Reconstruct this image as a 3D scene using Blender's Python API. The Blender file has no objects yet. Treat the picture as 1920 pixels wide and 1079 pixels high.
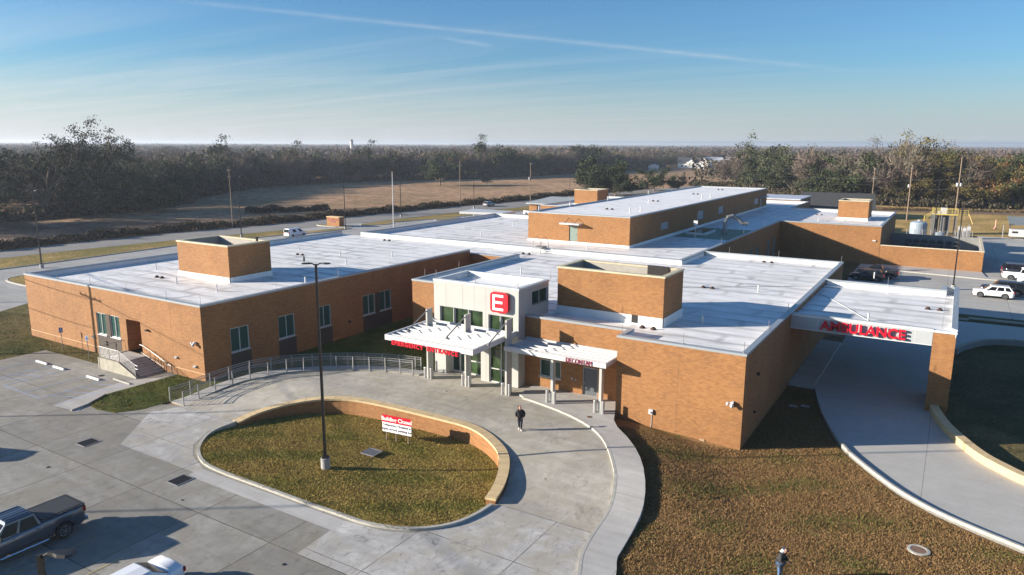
import bpy, bmesh, math, random
import numpy as np
from mathutils import Vector, Matrix, Euler
from mathutils.geometry import delaunay_2d_cdt
R=math.radians
rng=random.Random(7)
S=bpy.context.scene
C=S.collection
AZ=R(35.3); EL=R(15.2)

# ------------------------------------------------------------------ helpers
def link(o,parent=None,label=None,cat=None,group=None,kind=None):
    C.objects.link(o)
    if parent is not None: o.parent=parent
    if label: o['label']=label
    if cat: o['category']=cat
    if group: o['group']=group
    if kind: o['kind']=kind
    return o
def empty(name,loc=(0,0,0),rz=0,**k):
    o=bpy.data.objects.new(name,None); o.location=loc; o.rotation_euler=(0,0,rz); o.empty_display_size=.3
    return link(o,**k)
class MB:
    "collects simple shapes into one mesh"
    def __init__(s): s.v=[]; s.f=[]; s.m=[]; s.mi=0
    def add(s,vs,fs):
        n=len(s.v); s.v+= [tuple(v) for v in vs]; s.f+= [tuple(i+n for i in f) for f in fs]; s.m+=[s.mi]*len(fs); return s
    def box(s,x0,x1,y0,y1,z0,z1):
        return s.add([(x0,y0,z0),(x1,y0,z0),(x1,y1,z0),(x0,y1,z0),(x0,y0,z1),(x1,y0,z1),(x1,y1,z1),(x0,y1,z1)],
              [(3,2,1,0),(4,5,6,7),(0,1,5,4),(1,2,6,5),(2,3,7,6),(3,0,4,7)])
    def obox(s,c,ex,ey,ez):
        c,ex,ey,ez=map(Vector,(c,ex,ey,ez)); vs=[]
        for a,b,d in ((-1,-1,-1),(1,-1,-1),(1,1,-1),(-1,1,-1),(-1,-1,1),(1,-1,1),(1,1,1),(-1,1,1)):
            vs.append(c+ex*a*.5+ey*b*.5+ez*d*.5)
        return s.add(vs,[(3,2,1,0),(4,5,6,7),(0,1,5,4),(1,2,6,5),(2,3,7,6),(3,0,4,7)])
    def bar(s,p,q,w,h=None):
        "rectangular bar from p to q"
        h=h or w; p,q=Vector(p),Vector(q); d=q-p; L=d.length
        if L<1e-6: return s
        d/=L; up=Vector((0,0,1)) if abs(d.z)<.98 else Vector((1,0,0)); sd=d.cross(up).normalized(); u2=sd.cross(d)
        return s.obox((p+q)/2,d*L,sd*w,u2*h)
    def tube(s,pts,r,n=8,r2=None,cap=True):
        pts=[Vector(p) for p in pts]; k=len(pts); rings=[]
        for i,p in enumerate(pts):
            d=(pts[min(i+1,k-1)]-pts[max(i-1,0)]).normalized()
            up=Vector((0,0,1)) if abs(d.z)<.9 else Vector((1,0,0)); a=d.cross(up).normalized(); b=a.cross(d)
            rr=r if r2 is None else r+(r2-r)*i/(k-1)
            rings.append([p+a*math.cos(2*math.pi*j/n)*rr+b*math.sin(2*math.pi*j/n)*rr for j in range(n)])
        vs=[v for g in rings for v in g]; fs=[]
        for i in range(k-1):
            for j in range(n): fs.append((i*n+j,(i*n+(j+1)%n),(i+1)*n+(j+1)%n,(i+1)*n+j))
        if cap: fs.append(tuple(range(n))[::-1]); fs.append(tuple((k-1)*n+j for j in range(n)))
        return s.add(vs,fs)
    def cyl(s,x,y,z0,z1,r,n=16,r2=None): return s.tube([(x,y,z0),(x,y,z1)],r,n,r2)
    def lathe(s,x,y,prof,n=16):
        vs=[];fs=[];k=len(prof)
        for r,z in prof:
            for j in range(n): a=2*math.pi*j/n; vs.append((x+math.cos(a)*r,y+math.sin(a)*r,z))
        for i in range(k-1):
            for j in range(n): fs.append((i*n+j,i*n+(j+1)%n,(i+1)*n+(j+1)%n,(i+1)*n+j))
        fs.append(tuple(range(n))[::-1]); fs.append(tuple((k-1)*n+j for j in range(n)))
        return s.add(vs,fs)
    def build(s,name,mat,parent=None,smooth=False,**k):
        me=bpy.data.meshes.new(name); me.from_pydata([tuple(v) for v in s.v],[],s.f)
        for m in (mat if isinstance(mat,(list,tuple)) else [mat]): me.materials.append(m)
        if isinstance(mat,(list,tuple)): me.polygons.foreach_set('material_index',s.m)
        bm=bmesh.new(); bm.from_mesh(me); bmesh.ops.recalc_face_normals(bm,faces=bm.faces); bm.to_mesh(me); bm.free()
        if smooth: me.polygons.foreach_set('use_smooth',[True]*len(me.polygons))
        me.update(); o=bpy.data.objects.new(name,me); return link(o,parent=parent,**k)
def build_each(m,name,mat,parent):
    "every loose shape of m becomes its own object"
    par=list(range(len(m.v)))
    def fd(i):
        while par[i]!=i: par[i]=par[par[i]]; i=par[i]
        return i
    for f in m.f:
        for i in f[1:]: par[fd(i)]=fd(f[0])
    gr={}
    for f in m.f: gr.setdefault(fd(f[0]),[]).append(f)
    for fs in gr.values():
        ids=sorted({i for f in fs for i in f}); mp={i:k for k,i in enumerate(ids)}; q=MB(); q.add([m.v[i] for i in ids],[tuple(mp[i] for i in f) for f in fs]); q.build(name,mat,parent)
def bevel(o,w=.02,seg=2):
    m=o.modifiers.new('bevel','BEVEL'); m.width=w; m.segments=seg; m.limit_method='ANGLE'; m.angle_limit=R(40); return o
def rawmesh(name,V,F,mat,parent=None,col=None,smooth=False,**k):
    "V (n,3) numpy, F (m,3|4) numpy"
    me=bpy.data.meshes.new(name); n=len(V); m,q=F.shape
    me.vertices.add(n); me.vertices.foreach_set('co',np.asarray(V,dtype=np.float32).ravel())
    me.loops.add(m*q); me.loops.foreach_set('vertex_index',F.astype(np.int32).ravel())
    me.polygons.add(m); me.polygons.foreach_set('loop_start',np.arange(0,m*q,q,dtype=np.int32))
    me.materials.append(mat)
    if col is not None:
        a=me.color_attributes.new('tint','FLOAT_COLOR','POINT'); a.data.foreach_set('color',np.asarray(col,dtype=np.float32).ravel())
    if smooth: me.polygons.foreach_set('use_smooth',[True]*m)
    me.update(calc_edges=True); me.validate()
    if name is None: return me
    o=bpy.data.objects.new(name,me); return link(o,parent=parent,**k)
def meshonly(name,V,F,mat,col=None):
    o=rawmesh(name,V,F,mat,col=col); me=o.data; bpy.data.objects.remove(o); return me

# ------------------------------------------------------------------ materials
def sc(c): # sRGB 0-255 to linear
    return tuple(((x/255)/12.92 if x/255<=.04045 else ((x/255+.055)/1.055)**2.4) for x in c)
class NT:
    def __init__(s,m): s.t=m.node_tree; s.n=s.t.nodes; s.l=s.t.links
    def new(s,t,**k):
        n=s.n.new(t)
        for a,b in k.items():
            if a.startswith('i_'):
                key=a[2:].replace('_',' '); n.inputs[key].default_value=b
            else: setattr(n,a,b)
        return n
    def ln(s,a,b): s.l.new(a,b)
def M(name,base,rough=.6,metal=0,**k):
    m=bpy.data.materials.new(name); m.use_nodes=True; b=m.node_tree.nodes['Principled BSDF']
    b.inputs['Base Color'].default_value=(*base[:3],1); b.inputs['Roughness'].default_value=rough; b.inputs['Metallic'].default_value=metal
    for a,v in k.items(): b.inputs[a.replace('_',' ')].default_value=v
    return m
def noisy(name,base,rough=.6,amt=.12,scale=3.0,metal=0,bump=0,**k):
    "base colour varied by object noise"
    m=M(name,base,rough,metal,**k); t=NT(m); b=t.n['Principled BSDF']
    g=t.new('ShaderNodeNewGeometry'); n=t.new('ShaderNodeTexNoise'); n.inputs['Scale'].default_value=scale; n.inputs['Detail'].default_value=5
    t.ln(g.outputs['Position'],n.inputs['Vector'])
    r=t.new('ShaderNodeMapRange'); r.inputs['From Min'].default_value=.25; r.inputs['From Max'].default_value=.75; r.inputs['To Min'].default_value=1-amt; r.inputs['To Max'].default_value=1+amt
    t.ln(n.outputs['Fac'],r.inputs['Value'])
    mx=t.new('ShaderNodeVectorMath',operation='SCALE'); mx.inputs[0].default_value=base[:3]; t.ln(r.outputs[0],mx.inputs['Scale']); t.ln(mx.outputs[0],b.inputs['Base Color'])
    if bump:
        bp=t.new('ShaderNodeBump'); bp.inputs['Strength'].default_value=bump; bp.inputs['Distance'].default_value=.05; t.ln(n.outputs['Fac'],bp.inputs['Height']); t.ln(bp.outputs[0],b.inputs['Normal'])
    return m
def ramp(t,src,stops):
    r=t.new('ShaderNodeValToRGB'); e=r.color_ramp.elements
    while len(e)<len(stops): e.new(.5)
    for el,(p,c) in zip(e,stops): el.position=p; el.color=(*c[:3],1) if len(c)>1 else (c[0],)*3+(1,)
    t.ln(src,r.inputs['Fac']); return r
def noise(t,vec,scale,detail=4,rough=.55,dist=0):
    n=t.new('ShaderNodeTexNoise'); n.inputs['Scale'].default_value=scale; n.inputs['Detail'].default_value=detail; n.inputs['Roughness'].default_value=rough; n.inputs['Distortion'].default_value=dist
    t.ln(vec,n.inputs['Vector']); return n
def mixc(t,fac,a,b,mode='MIX'):
    m=t.new('ShaderNodeMix',data_type='RGBA',blend_type=mode)
    for s_,i in ((fac,0),(a,6),(b,7)):
        if isinstance(s_,(int,float)): m.inputs[i].default_value=s_
        elif isinstance(s_,tuple): m.inputs[i].default_value=(*s_[:3],1)
        else: t.ln(s_,m.inputs[i])
    return m.outputs[2]
def mapping(t,vec,loc=(0,0,0),rot=(0,0,0),scale=(1,1,1)):
    m=t.new('ShaderNodeMapping'); m.inputs['Location'].default_value=loc; m.inputs['Rotation'].default_value=rot; m.inputs['Scale'].default_value=scale
    t.ln(vec,m.inputs['Vector']); return m.outputs[0]

def brickmat(name,cA,cB,mortar,big=.12):
    m=M(name,cA,.85); t=NT(m); b=t.n['Principled BSDF']; g=t.new('ShaderNodeNewGeometry')
    sp=t.new('ShaderNodeSeparateXYZ'); t.ln(g.outputs['Position'],sp.inputs[0])
    ad=t.new('ShaderNodeMath',operation='ADD'); t.ln(sp.outputs[0],ad.inputs[0]); t.ln(sp.outputs[1],ad.inputs[1])
    cb=t.new('ShaderNodeCombineXYZ'); t.ln(ad.outputs[0],cb.inputs[0]); t.ln(sp.outputs[2],cb.inputs[1])
    br=t.new('ShaderNodeTexBrick'); br.offset=.5; br.inputs['Scale'].default_value=1; br.inputs['Brick Width'].default_value=.3; br.inputs['Row Height'].default_value=.1
    br.inputs['Mortar Size'].default_value=.006; br.inputs['Bias'].default_value=-.1
    br.inputs['Color1'].default_value=(*cA,1); br.inputs['Color2'].default_value=(*cB,1); br.inputs['Mortar'].default_value=(*mortar,1)
    t.ln(cb.outputs[0],br.inputs['Vector'])
    n=noise(t,g.outputs['Position'],.35,5,.6); r=ramp(t,n.outputs['Fac'],[(.3,(1-big,)*3),(.7,(1+big,)*3)])
    v=t.new('ShaderNodeMapRange'); v.inputs['From Min'].default_value=.3; v.inputs['From Max'].default_value=.7; v.inputs['To Min'].default_value=1-big; v.inputs['To Max'].default_value=1+big; t.ln(n.outputs['Fac'],v.inputs['Value'])
    n2=noise(t,mapping(t,cb.outputs[0],scale=(1,2.6,1)),2.6,4,.8); v2=t.new('ShaderNodeMapRange'); v2.inputs['From Min'].default_value=.2; v2.inputs['From Max'].default_value=.8; v2.inputs['To Min'].default_value=.76; v2.inputs['To Max'].default_value=1.26; t.ln(n2.outputs['Fac'],v2.inputs['Value'])
    mu=t.new('ShaderNodeMath',operation='MULTIPLY'); t.ln(v.outputs[0],mu.inputs[0]); t.ln(v2.outputs[0],mu.inputs[1])
    s=t.new('ShaderNodeVectorMath',operation='SCALE'); t.ln(br.outputs['Color'],s.inputs[0]); t.ln(mu.outputs[0],s.inputs['Scale'])
    # courses of damp staining and pale efflorescence streaks
    n3=noise(t,mapping(t,g.outputs['Position'],scale=(1,1,.12)),1.1,3,.5); rr=ramp(t,n3.outputs['Fac'],[(.55,(0,0,0)),(.8,(.22,.22,.22))])
    col=mixc(t,rr.outputs[0],s.outputs[0],(cA[0]*1.2,cA[1]*1.35,cA[2]*1.6))
    t.ln(col,b.inputs['Base Color'])
    bp=t.new('ShaderNodeBump'); bp.inputs['Strength'].default_value=.5; bp.inputs['Distance'].default_value=.02; t.ln(br.outputs['Fac'],bp.inputs['Height']); bp.invert=True
    t.ln(bp.outputs[0],b.inputs['Normal'])
    return m
def concrete(name,base,gx=5.75,gy=5.75,ox=0,oy=0,stain=.35,joint=.025,rot=0,slab=.07,streak=1):
    m=M(name,base,.82); t=NT(m); b=t.n['Principled BSDF']; g=t.new('ShaderNodeNewGeometry'); P=g.outputs['Position']
    Pn=mapping(t,P,loc=(0,0,0),scale=(1,1,0))
    n1=noise(t,Pn,.13,5,.6); n2=noise(t,Pn,.9,6,.65,.6); n3=noise(t,mapping(t,P,rot=(0,0,.5),scale=(.25,2.2,0)),.8,4,.6); n4=noise(t,Pn,14,3,.7)
    def mr(n,a,b_,lo=.3,hi=.7):
        v=t.new('ShaderNodeMapRange'); v.inputs['From Min'].default_value=lo; v.inputs['From Max'].default_value=hi; v.inputs['To Min'].default_value=a; v.inputs['To Max'].default_value=b_; t.ln(n.outputs['Fac'],v.inputs['Value']); return v.outputs[0]
    def mul(a,c):
        x=t.new('ShaderNodeMath',operation='MULTIPLY'); t.ln(a,x.inputs[0]); t.ln(c,x.inputs[1]); return x.outputs[0]
    f=mul(mul(mr(n1,1-stain*.55,1+stain*.4),mr(n2,1-stain*.45,1+stain*.22)),mul(mr(n3,1-.13*streak,1+.08*streak),mr(n4,.93,1.07)))
    br=t.new('ShaderNodeTexBrick'); br.offset=0; br.squash=1; br.inputs['Scale'].default_value=1; br.inputs['Brick Width'].default_value=gx; br.inputs['Row Height'].default_value=gy; br.inputs['Mortar Size'].default_value=joint
    br.inputs['Mortar Smooth'].default_value=.3; br.inputs['Bias'].default_value=0
    w=noise(t,Pn,3,3,.6); vm=t.new('ShaderNodeVectorMath',operation='MULTIPLY_ADD'); t.ln(w.outputs['Color'],vm.inputs[0]); vm.inputs[1].default_value=(.06,.06,0); t.ln(mapping(t,P,loc=(ox,oy,0),rot=(0,0,rot)),vm.inputs[2])
    t.ln(vm.outputs[0],br.inputs['Vector'])
    br.inputs['Color1'].default_value=(1-slab,)*3+(1,); br.inputs['Color2'].default_value=(1+slab,)*3+(1,); br.inputs['Mortar'].default_value=(.28,.26,.24,1)
    s=t.new('ShaderNodeVectorMath',operation='SCALE'); s.inputs[0].default_value=base; t.ln(f,s.inputs['Scale'])
    c=mixc(t,1.0,s.outputs[0],br.outputs['Color'],'MULTIPLY')
    # warm stains and dark oil/tyre patches
    n5=noise(t,mapping(t,P,loc=(40,13,0),scale=(1,1,0)),.3,6,.7,1.2); r5=ramp(t,n5.outputs['Fac'],[(.46,(0,0,0)),(.68,(.6*stain/.35,)*3)])
    c=mixc(t,r5.outputs[0],c,(base[0]*.78,base[1]*.74,base[2]*.64))
    n6=noise(t,mapping(t,P,loc=(7,71,0),scale=(1.6,.8,0)),.75,7,.75,2.2); r6=ramp(t,n6.outputs['Fac'],[(.54,(0,0,0)),(.70,(.62*stain/.35,)*3)])
    c=mixc(t,r6.outputs[0],c,(base[0]*.45,base[1]*.45,base[2]*.45))
    t.ln(c,b.inputs['Base Color'])
    bp=t.new('ShaderNodeBump'); bp.inputs['Strength'].default_value=.15; bp.inputs['Distance'].default_value=.02; t.ln(n4.outputs['Fac'],bp.inputs['Height']); t.ln(bp.outputs[0],b.inputs['Normal'])
    return m
def grass(name,cs,s1=.12,s2=2.2,bump=.8,pos=(.32,.5,.62,.75),edge=None):
    "cs: list of 4 colours dark..light; patches at s1, tufts at s2"
    m=M(name,cs[0],.95,0,Specular_IOR_Level=.1); t=NT(m); b=t.n['Principled BSDF']; g=t.new('ShaderNodeNewGeometry'); P=mapping(t,g.outputs['Position'],scale=(1,1,0))
    a=noise(t,P,s1,6,.65,.8); d=noise(t,P,s2,5,.75,.3); e=noise(t,P,s2*1.7,4,.85)
    mx=t.new('ShaderNodeMath',operation='MULTIPLY_ADD'); t.ln(d.outputs['Fac'],mx.inputs[0]); mx.inputs[1].default_value=.45; 
    x2=t.new('ShaderNodeMath',operation='MULTIPLY_ADD'); t.ln(a.outputs['Fac'],x2.inputs[0]); x2.inputs[1].default_value=.95; x2.inputs[2].default_value=-.2; t.ln(x2.outputs[0],mx.inputs[2])
    r=ramp(t,mx.outputs[0],list(zip(pos,cs)))
    v=t.new('ShaderNodeMapRange'); v.inputs['From Min'].default_value=.34; v.inputs['From Max'].default_value=.66; v.inputs['To Min'].default_value=.42; v.inputs['To Max'].default_value=1.6; t.ln(e.outputs['Fac'],v.inputs['Value'])
    s=t.new('ShaderNodeVectorMath',operation='SCALE'); t.ln(r.outputs[0],s.inputs[0]); t.ln(v.outputs[0],s.inputs['Scale']); t.ln(s.outputs[0],b.inputs['Base Color'])
    ad=t.new('ShaderNodeMath',operation='ADD'); t.ln(d.outputs['Fac'],ad.inputs[0]); t.ln(e.outputs['Fac'],ad.inputs[1])
    bp=t.new('ShaderNodeBump'); bp.inputs['Strength'].default_value=bump; bp.inputs['Distance'].default_value=.12; t.ln(ad.outputs[0],bp.inputs['Height']); t.ln(bp.outputs[0],b.inputs['Normal'])
    return m
def roofmat(name,base,seed=0,bands=1.0,dirt=.3):
    m=M(name,base,.55); t=NT(m); b=t.n['Principled BSDF']; g=t.new('ShaderNodeNewGeometry'); P=g.outputs['Position']
    P0=mapping(t,P,loc=(seed,seed*2,0),scale=(1,1,0))
    w=noise(t,P0,.35,4,.6); vm=t.new('ShaderNodeVectorMath',operation='MULTIPLY_ADD'); t.ln(w.outputs['Color'],vm.inputs[0]); vm.inputs[1].default_value=(2.2,1.2,0); t.ln(P0,vm.inputs[2])
    br=t.new('ShaderNodeTexBrick'); br.offset=.37; br.inputs['Scale'].default_value=1; br.inputs['Brick Width'].default_value=7; br.inputs['Row Height'].default_value=2.4; br.inputs['Mortar Size'].default_value=.5; br.inputs['Mortar Smooth'].default_value=.9
    br.inputs['Color1'].default_value=(1,1,1,1); br.inputs['Color2'].default_value=(.88,.88,.88,1); br.inputs['Mortar'].default_value=(.52,.51,.50,1); t.ln(vm.outputs[0],br.inputs['Vector'])
    n1=noise(t,P0,.1,4,.6); r1=ramp(t,n1.outputs['Fac'],[(.35,(.15,)*3),(.6,(bands,)*3)])
    c=mixc(t,r1.outputs[0],(1,1,1),br.outputs['Color'])
    n2=noise(t,mapping(t,P,scale=(.35,1.6,0)),.9,6,.7,.8); r2=ramp(t,n2.outputs['Fac'],[(.3,(1-dirt,)*3),(.62,(1,1,1))])
    c=mixc(t,1.0,c,r2.outputs[0],'MULTIPLY')
    n3=noise(t,mapping(t,P,loc=(9,3,0),scale=(1,1,0)),.16,5,.65,1); r3=ramp(t,n3.outputs['Fac'],[(.52,(0,0,0)),(.75,(.5,.5,.5))])
    c=mixc(t,r3.outputs[0],c,(.62,.58,.53))
    # membrane seams
    b2=t.new('ShaderNodeTexBrick'); b2.offset=0; b2.inputs['Scale'].default_value=1; b2.inputs['Brick Width'].default_value=30; b2.inputs['Row Height'].default_value=2.4; b2.inputs['Mortar Size'].default_value=.025; b2.inputs['Color1'].default_value=b2.inputs['Color2'].default_value=(1,1,1,1); b2.inputs['Mortar'].default_value=(.72,.72,.72,1); t.ln(P,b2.inputs['Vector'])
    c=mixc(t,1.0,c,b2.outputs['Color'],'MULTIPLY')
    c=mixc(t,1.0,c,base,'MULTIPLY'); t.ln(c,b.inputs['Base Color']); return m

BR=brickmat('tan_brick',(.322,.144,.047),(.232,.097,.032),(.30,.18,.08))
BRS=brickmat('brown_brick_panel',(.072,.052,.042),(.055,.040,.033),(.10,.085,.07),.08)
CON=concrete('parking_concrete',(.275,.262,.232),5.75,6.2,ox=-.6,oy=-22.4+6.2*4,slab=.15,stain=.45,joint=.035)
CON2=concrete('drive_concrete',(.435,.405,.35),30,30,stain=.5,joint=.02,slab=.02)
CONP=concrete('pale_concrete',(.44,.43,.40),40,40,stain=.14,joint=.015,slab=.02,streak=.4)
CONW=concrete('walk_concrete',(.45,.435,.41),12,12,stain=.16,joint=.012,slab=.03)
CONA=concrete('apron_concrete',(.475,.46,.435),5.75,4.5,ox=-.6,oy=-32+4.5*8,stain=.65,joint=.03)
KERB=noisy('kerb_concrete',(.40,.385,.34),.8,.15,3)
PLIN=noisy('cast_concrete',(.32,.30,.24),.8,.2,2)
ROAD=concrete('road_surface',(.25,.235,.215),500,500,stain=.2,joint=0,slab=0)
ROOF=roofmat('white_roof_membrane',(.93,.915,.89),3,.9,.34)
ROOFU=roofmat('upper_roof_membrane',(.93,.915,.90),11,.45,.14)
FLASH=noisy('white_flashing',(.72,.71,.69),.5,.08,1)
COP=noisy('aluminium_coping',(.34,.37,.39),.4,.06,.6,metal=.2)
PANEL=noisy('white_metal_panel',(.44,.44,.41),.35,.05,.8)
PANELG=noisy('grey_metal_panel',(.40,.42,.43),.4,.05,.8)
WHITE=noisy('white_paint',(.55,.55,.55),.4,.05,2)
GREYP=noisy('grey_paint',(.42,.43,.44),.5,.08,2)
FRAME=M('pale_window_frame',(.55,.58,.58),.4,.2)
DARKM=noisy('dark_bronze_metal',(.035,.032,.030),.45,.1,3,metal=.3)
BLACK=M('black_rubber',(.02,.02,.02),.7)
YELSP=0
STEEL=noisy('galvanised_steel',(.27,.27,.27),.5,.08,5,metal=.5)
STONE=noisy('cast_stone_cap',(.62,.46,.25),.8,.12,3)
BEIGE=noisy('beige_wall_block',(.62,.43,.22),.85,.12,2.5)
RED=M('red_sign_face',(.62,.012,.025),.35)
REDS=M('red_letter',(.60,.01,.03),.35)
WSIGN=M('white_sign_face',(.85,.85,.85),.4)
DTXT=M('dark_sign_print',(.03,.03,.035),.5)
WOODP=noisy('weathered_pole_wood',(.22,.16,.11),.9,.2,4)
WIRE=M('cable_black',(.05,.05,.055),.5)
CMU=noisy('grey_block_wall',(.22,.22,.21),.9,.1,2)
BLUE=noisy('faded_blue_marking',(.30,.37,.50),.8,.25,2)
YEL=noisy('faded_yellow_marking',(.36,.30,.17),.8,.3,2)
YELL=M('yellow_guard_paint',(.56,.43,.12),.45)
TANK=noisy('shade_toned_tank_shell',(.28,.34,.40),.45,.05,1)  # dark blue-grey colour imitates shade on the white tank
GRATE=M('dark_iron_grate',(.03,.03,.032),.6,.4)
DIRT=noisy('brown_dirt',(.16,.09,.05),.95,.3,.6)
SKIN=M('skin',(.50,.27,.18),.5)
def glassm(name,c,rough=.06,spec=.6):
    m=M(name,c,rough); m.node_tree.nodes['Principled BSDF'].inputs['Specular IOR Level'].default_value=spec; return m
GLASS=glassm('dark_green_glass',(.018,.055,.045))
GLASSB=glassm('teal_glass',(.035,.085,.075),.12,.5)
GLASSL=noisy('lawn_reflection_glass',(.030,.055,.022),.06,.75,1.1,Specular_IOR_Level=.8)  # mottled green in the colour imitates the lawn reflected in the panes
GLASSC=glassm('car_glass',(.008,.009,.011),.08,.22)
# lawn materials
G_ISL=grass('island_grass',[(.075,.10,.014),(.17,.16,.034),(.30,.21,.055),(.40,.28,.085)],.3,5.0,.6,(.22,.36,.50,.68))
G_RT=grass('dormant_lawn',[(.07,.10,.018),(.17,.125,.045),(.235,.135,.058),(.33,.20,.09)],.28,5.5,.8,(.24,.36,.50,.70))
G_GRN=grass('green_grass',[(.035,.065,.012),(.07,.10,.018),(.125,.13,.032),(.20,.16,.06)],.35,3.0,.9,(.28,.40,.56,.74))
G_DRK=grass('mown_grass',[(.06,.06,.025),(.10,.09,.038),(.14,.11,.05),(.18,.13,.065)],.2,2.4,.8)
G_TAN=grass('tan_verge_grass',[(.14,.135,.04),(.26,.19,.065),(.36,.25,.09),(.42,.31,.13)],.09,1.2,.5)
G_FLD=grass('field_stubble',[(.18,.15,.065),(.29,.185,.105),(.37,.23,.135),(.43,.29,.175)],.018,.16,.4,(.28,.42,.55,.75))
G_RGH=grass('rough_field',[(.08,.055,.04),(.15,.10,.07),(.23,.155,.11),(.30,.21,.15)],.1,.5,1.0)

# ------------------------------------------------------------------ ground pieces
def inside(p,poly):
    x,y=p; c=False; n=len(poly)
    for i in range(n):
        x0,y0=poly[i]; x1,y1=poly[(i+1)%n]
        if (y0>y)!=(y1>y) and x<(x1-x0)*(y-y0)/(y1-y0)+x0: c=not c
    return c
def smooth_poly(pts,it=2,closed=False):
    for _ in range(it):
        q=[]; n=len(pts)
        rngi=range(n) if closed else range(n-1)
        if not closed: q.append(pts[0])
        for i in rngi:
            a=Vector(pts[i]); b=Vector(pts[(i+1)%n]); q.append(tuple(a*.75+b*.25)); q.append(tuple(a*.25+b*.75))
        if not closed: q.append(pts[-1])
        pts=q
    return pts
def sheet(name,poly,mat,z=0,step=None,skirt=0,holes=(),kind='structure',skmat=None,**k):
    zf=z if callable(z) else (lambda x,y:z)
    pts=[Vector(p[:2]) for p in poly]; edges=[(i,(i+1)%len(pts)) for i in range(len(pts))]
    for h in holes:
        n=len(pts); pts+=[Vector(p[:2]) for p in h]; edges+=[(n+i,n+(i+1)%len(h)) for i in range(len(h))]
    P2=[tuple(p[:2]) for p in poly]
    if step:
        xs=[p[0] for p in P2]; ys=[p[1] for p in P2]; x=min(xs)+step/2
        while x<max(xs):
            y=min(ys)+step/2
            while y<max(ys):
                if inside((x,y),P2) and not any(inside((x,y),h) for h in holes): pts.append(Vector((x,y)))
                y+=step
            x+=step
    v,e,f,ov,oe,of=delaunay_2d_cdt(pts,edges,[],2 if holes else 1,1e-5)
    keep=[]
    for t in f:
        c=sum((v[i] for i in t),Vector((0,0)))/len(t)
        if inside(c,P2) and not any(inside(c,h) for h in holes): keep.append(tuple(t))
    m=MB(); m.add([(p.x,p.y,zf(p.x,p.y)) for p in v],keep)
    o=None
    if skirt:
        m.mi=1
        for loop in [P2]+[list(h) for h in holes]:
            n=len(loop)
            for i in range(n):
                a=loop[i]; b=loop[(i+1)%n]; za,zb=zf(*a),zf(*b)
                m.add([(*a,za),(*b,zb),(*b,zb-skirt),(*a,za-skirt)],[(0,1,2,3)])
        return m.build(name,[mat,skmat or KERB],kind=kind,**k)
    return m.build(name,mat,kind=kind,**k)
def strip(path,w,zf,h,name,mat,kind='structure',closed=False,base=-.3,parent=None,**k):
    "kerb or wall following a path, w wide to its left, top at zf+h"
    n=len(path); L=[];Rr=[]
    for i in range(n):
        a=Vector(path[(i-1)%n] if closed else path[max(i-1,0)]); b=Vector(path[(i+1)%n] if closed else path[min(i+1,n-1)])
        d=(b-a).to_2d().normalized(); nn=Vector((-d.y,d.x)); p=Vector(path[i]).to_2d(); L.append(p+nn*w); Rr.append(p)
    m=MB(); vs=[]
    for i in range(n):
        z=zf(*path[i][:2]) if callable(zf) else (zf[i] if isinstance(zf,(list,tuple)) else zf)
        for q in (Rr[i],L[i]): vs+= [(q.x,q.y,z+h),(q.x,q.y,z+base)]
    fs=[]
    rg=range(n) if closed else range(n-1)
    for i in rg:
        j=(i+1)%n; a=i*4; b=j*4
        fs+= [(a,b,b+2,a+2),(a,a+1,b+1,b),(a+2,b+2,b+3,a+3)]
    if not closed: fs+=[(0,2,3,1),((n-1)*4,(n-1)*4+1,(n-1)*4+3,(n-1)*4+2)]
    m.add(vs,fs); return m.build(name,mat,parent=parent,kind=kind,**k)
def sst(x): x=max(0,min(1,x)); return x*x*(3-2*x)
def zd(x,y): return .8*sst((y-32.2)/8.3)+.006
def zlawn(x,y):
    "the lawn rises to meet the east walkway"
    if y<20 or x>0: return 0.0
    best=min(math.hypot(x-a,y-b) for a,b in ((-18.96,44.6),(-17.7,43.3),(-16.56,42.2),(-15.7,40.9),(-14.8,39.62),(-14.2,38.4),(-13.65,37.22),(-13.3,36.1),(-12.98,35.04),(-12.72,32.89),(-12.52,31.02)))
    return max(0,zd(0,min(y,44)) -.22)*(1-sst((best-.2)/6.0))

GZ=-.06

# rough ploughed ground and field west of the road
sheet('field',[(-157,-100),(-157,330),(-185,330),(-230,560),(-300,560),(-300,240),(-232,150),(-210,60),(-260,-100)],G_FLD,GZ-.012)
sheet('rough_ground',[(-157,-40),(-157,132),(-172,122),(-190,104),(-206,90),(-206,-40)],G_RGH,GZ)
sheet('road',[(-146,-100),(-143.2,60),(-142.6,74),(-140.2,93),(-136.5,112),(-131,140),(-128.5,178),(-122.5,199),(-121,240),(-112,330),(-96,420),(-104,422),(-121,330),(-132,262),(-136,222),(-141,196),(-143,171),(-145.5,150),(-148.5,120),(-152,101),(-153.5,80),(-153,60),(-156,-100)],ROAD,GZ+.016)
sheet('verge',[(-145.5,-100),(-142.7,60),(-142.1,74),(-139.7,93),(-136,112),(-134,122),(-129,112),(-129.6,100),(-130.6,87),(-130,60),(-131,-100)],G_TAN,GZ+.05)
sheet('verge',[(-130.5,138),(-127.5,178),(-121.5,199),(-120,240),(-114,300),(-100,300),(-100,212),(-112,200),(-119,180),(-122,160),(-125,150)],G_TAN,GZ+.05)
sheet('rear_lot',[(-130.2,40),(-130,60),(-131.8,87),(-129,102),(-126,118),(-135,120),(-131,142),(-124,146),(-121,160),(-118,181),(-111,201),(-99,213),(-99,320),(-60,320),(-60,191),(-27.6,191),(-27.6,138),(-55,120),(-82.4,121),(-82.4,46.1),(-100.4,46.1),(-97,40),(-94,30),(-94,0),(-130.2,0)],concrete('lot_concrete',(.37,.365,.35),6,6,stain=.25),GZ+.056)
kerbpts=[(-130.2,40),(-130,60),(-131.8,87),(-129,102),(-127,112)]
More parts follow.
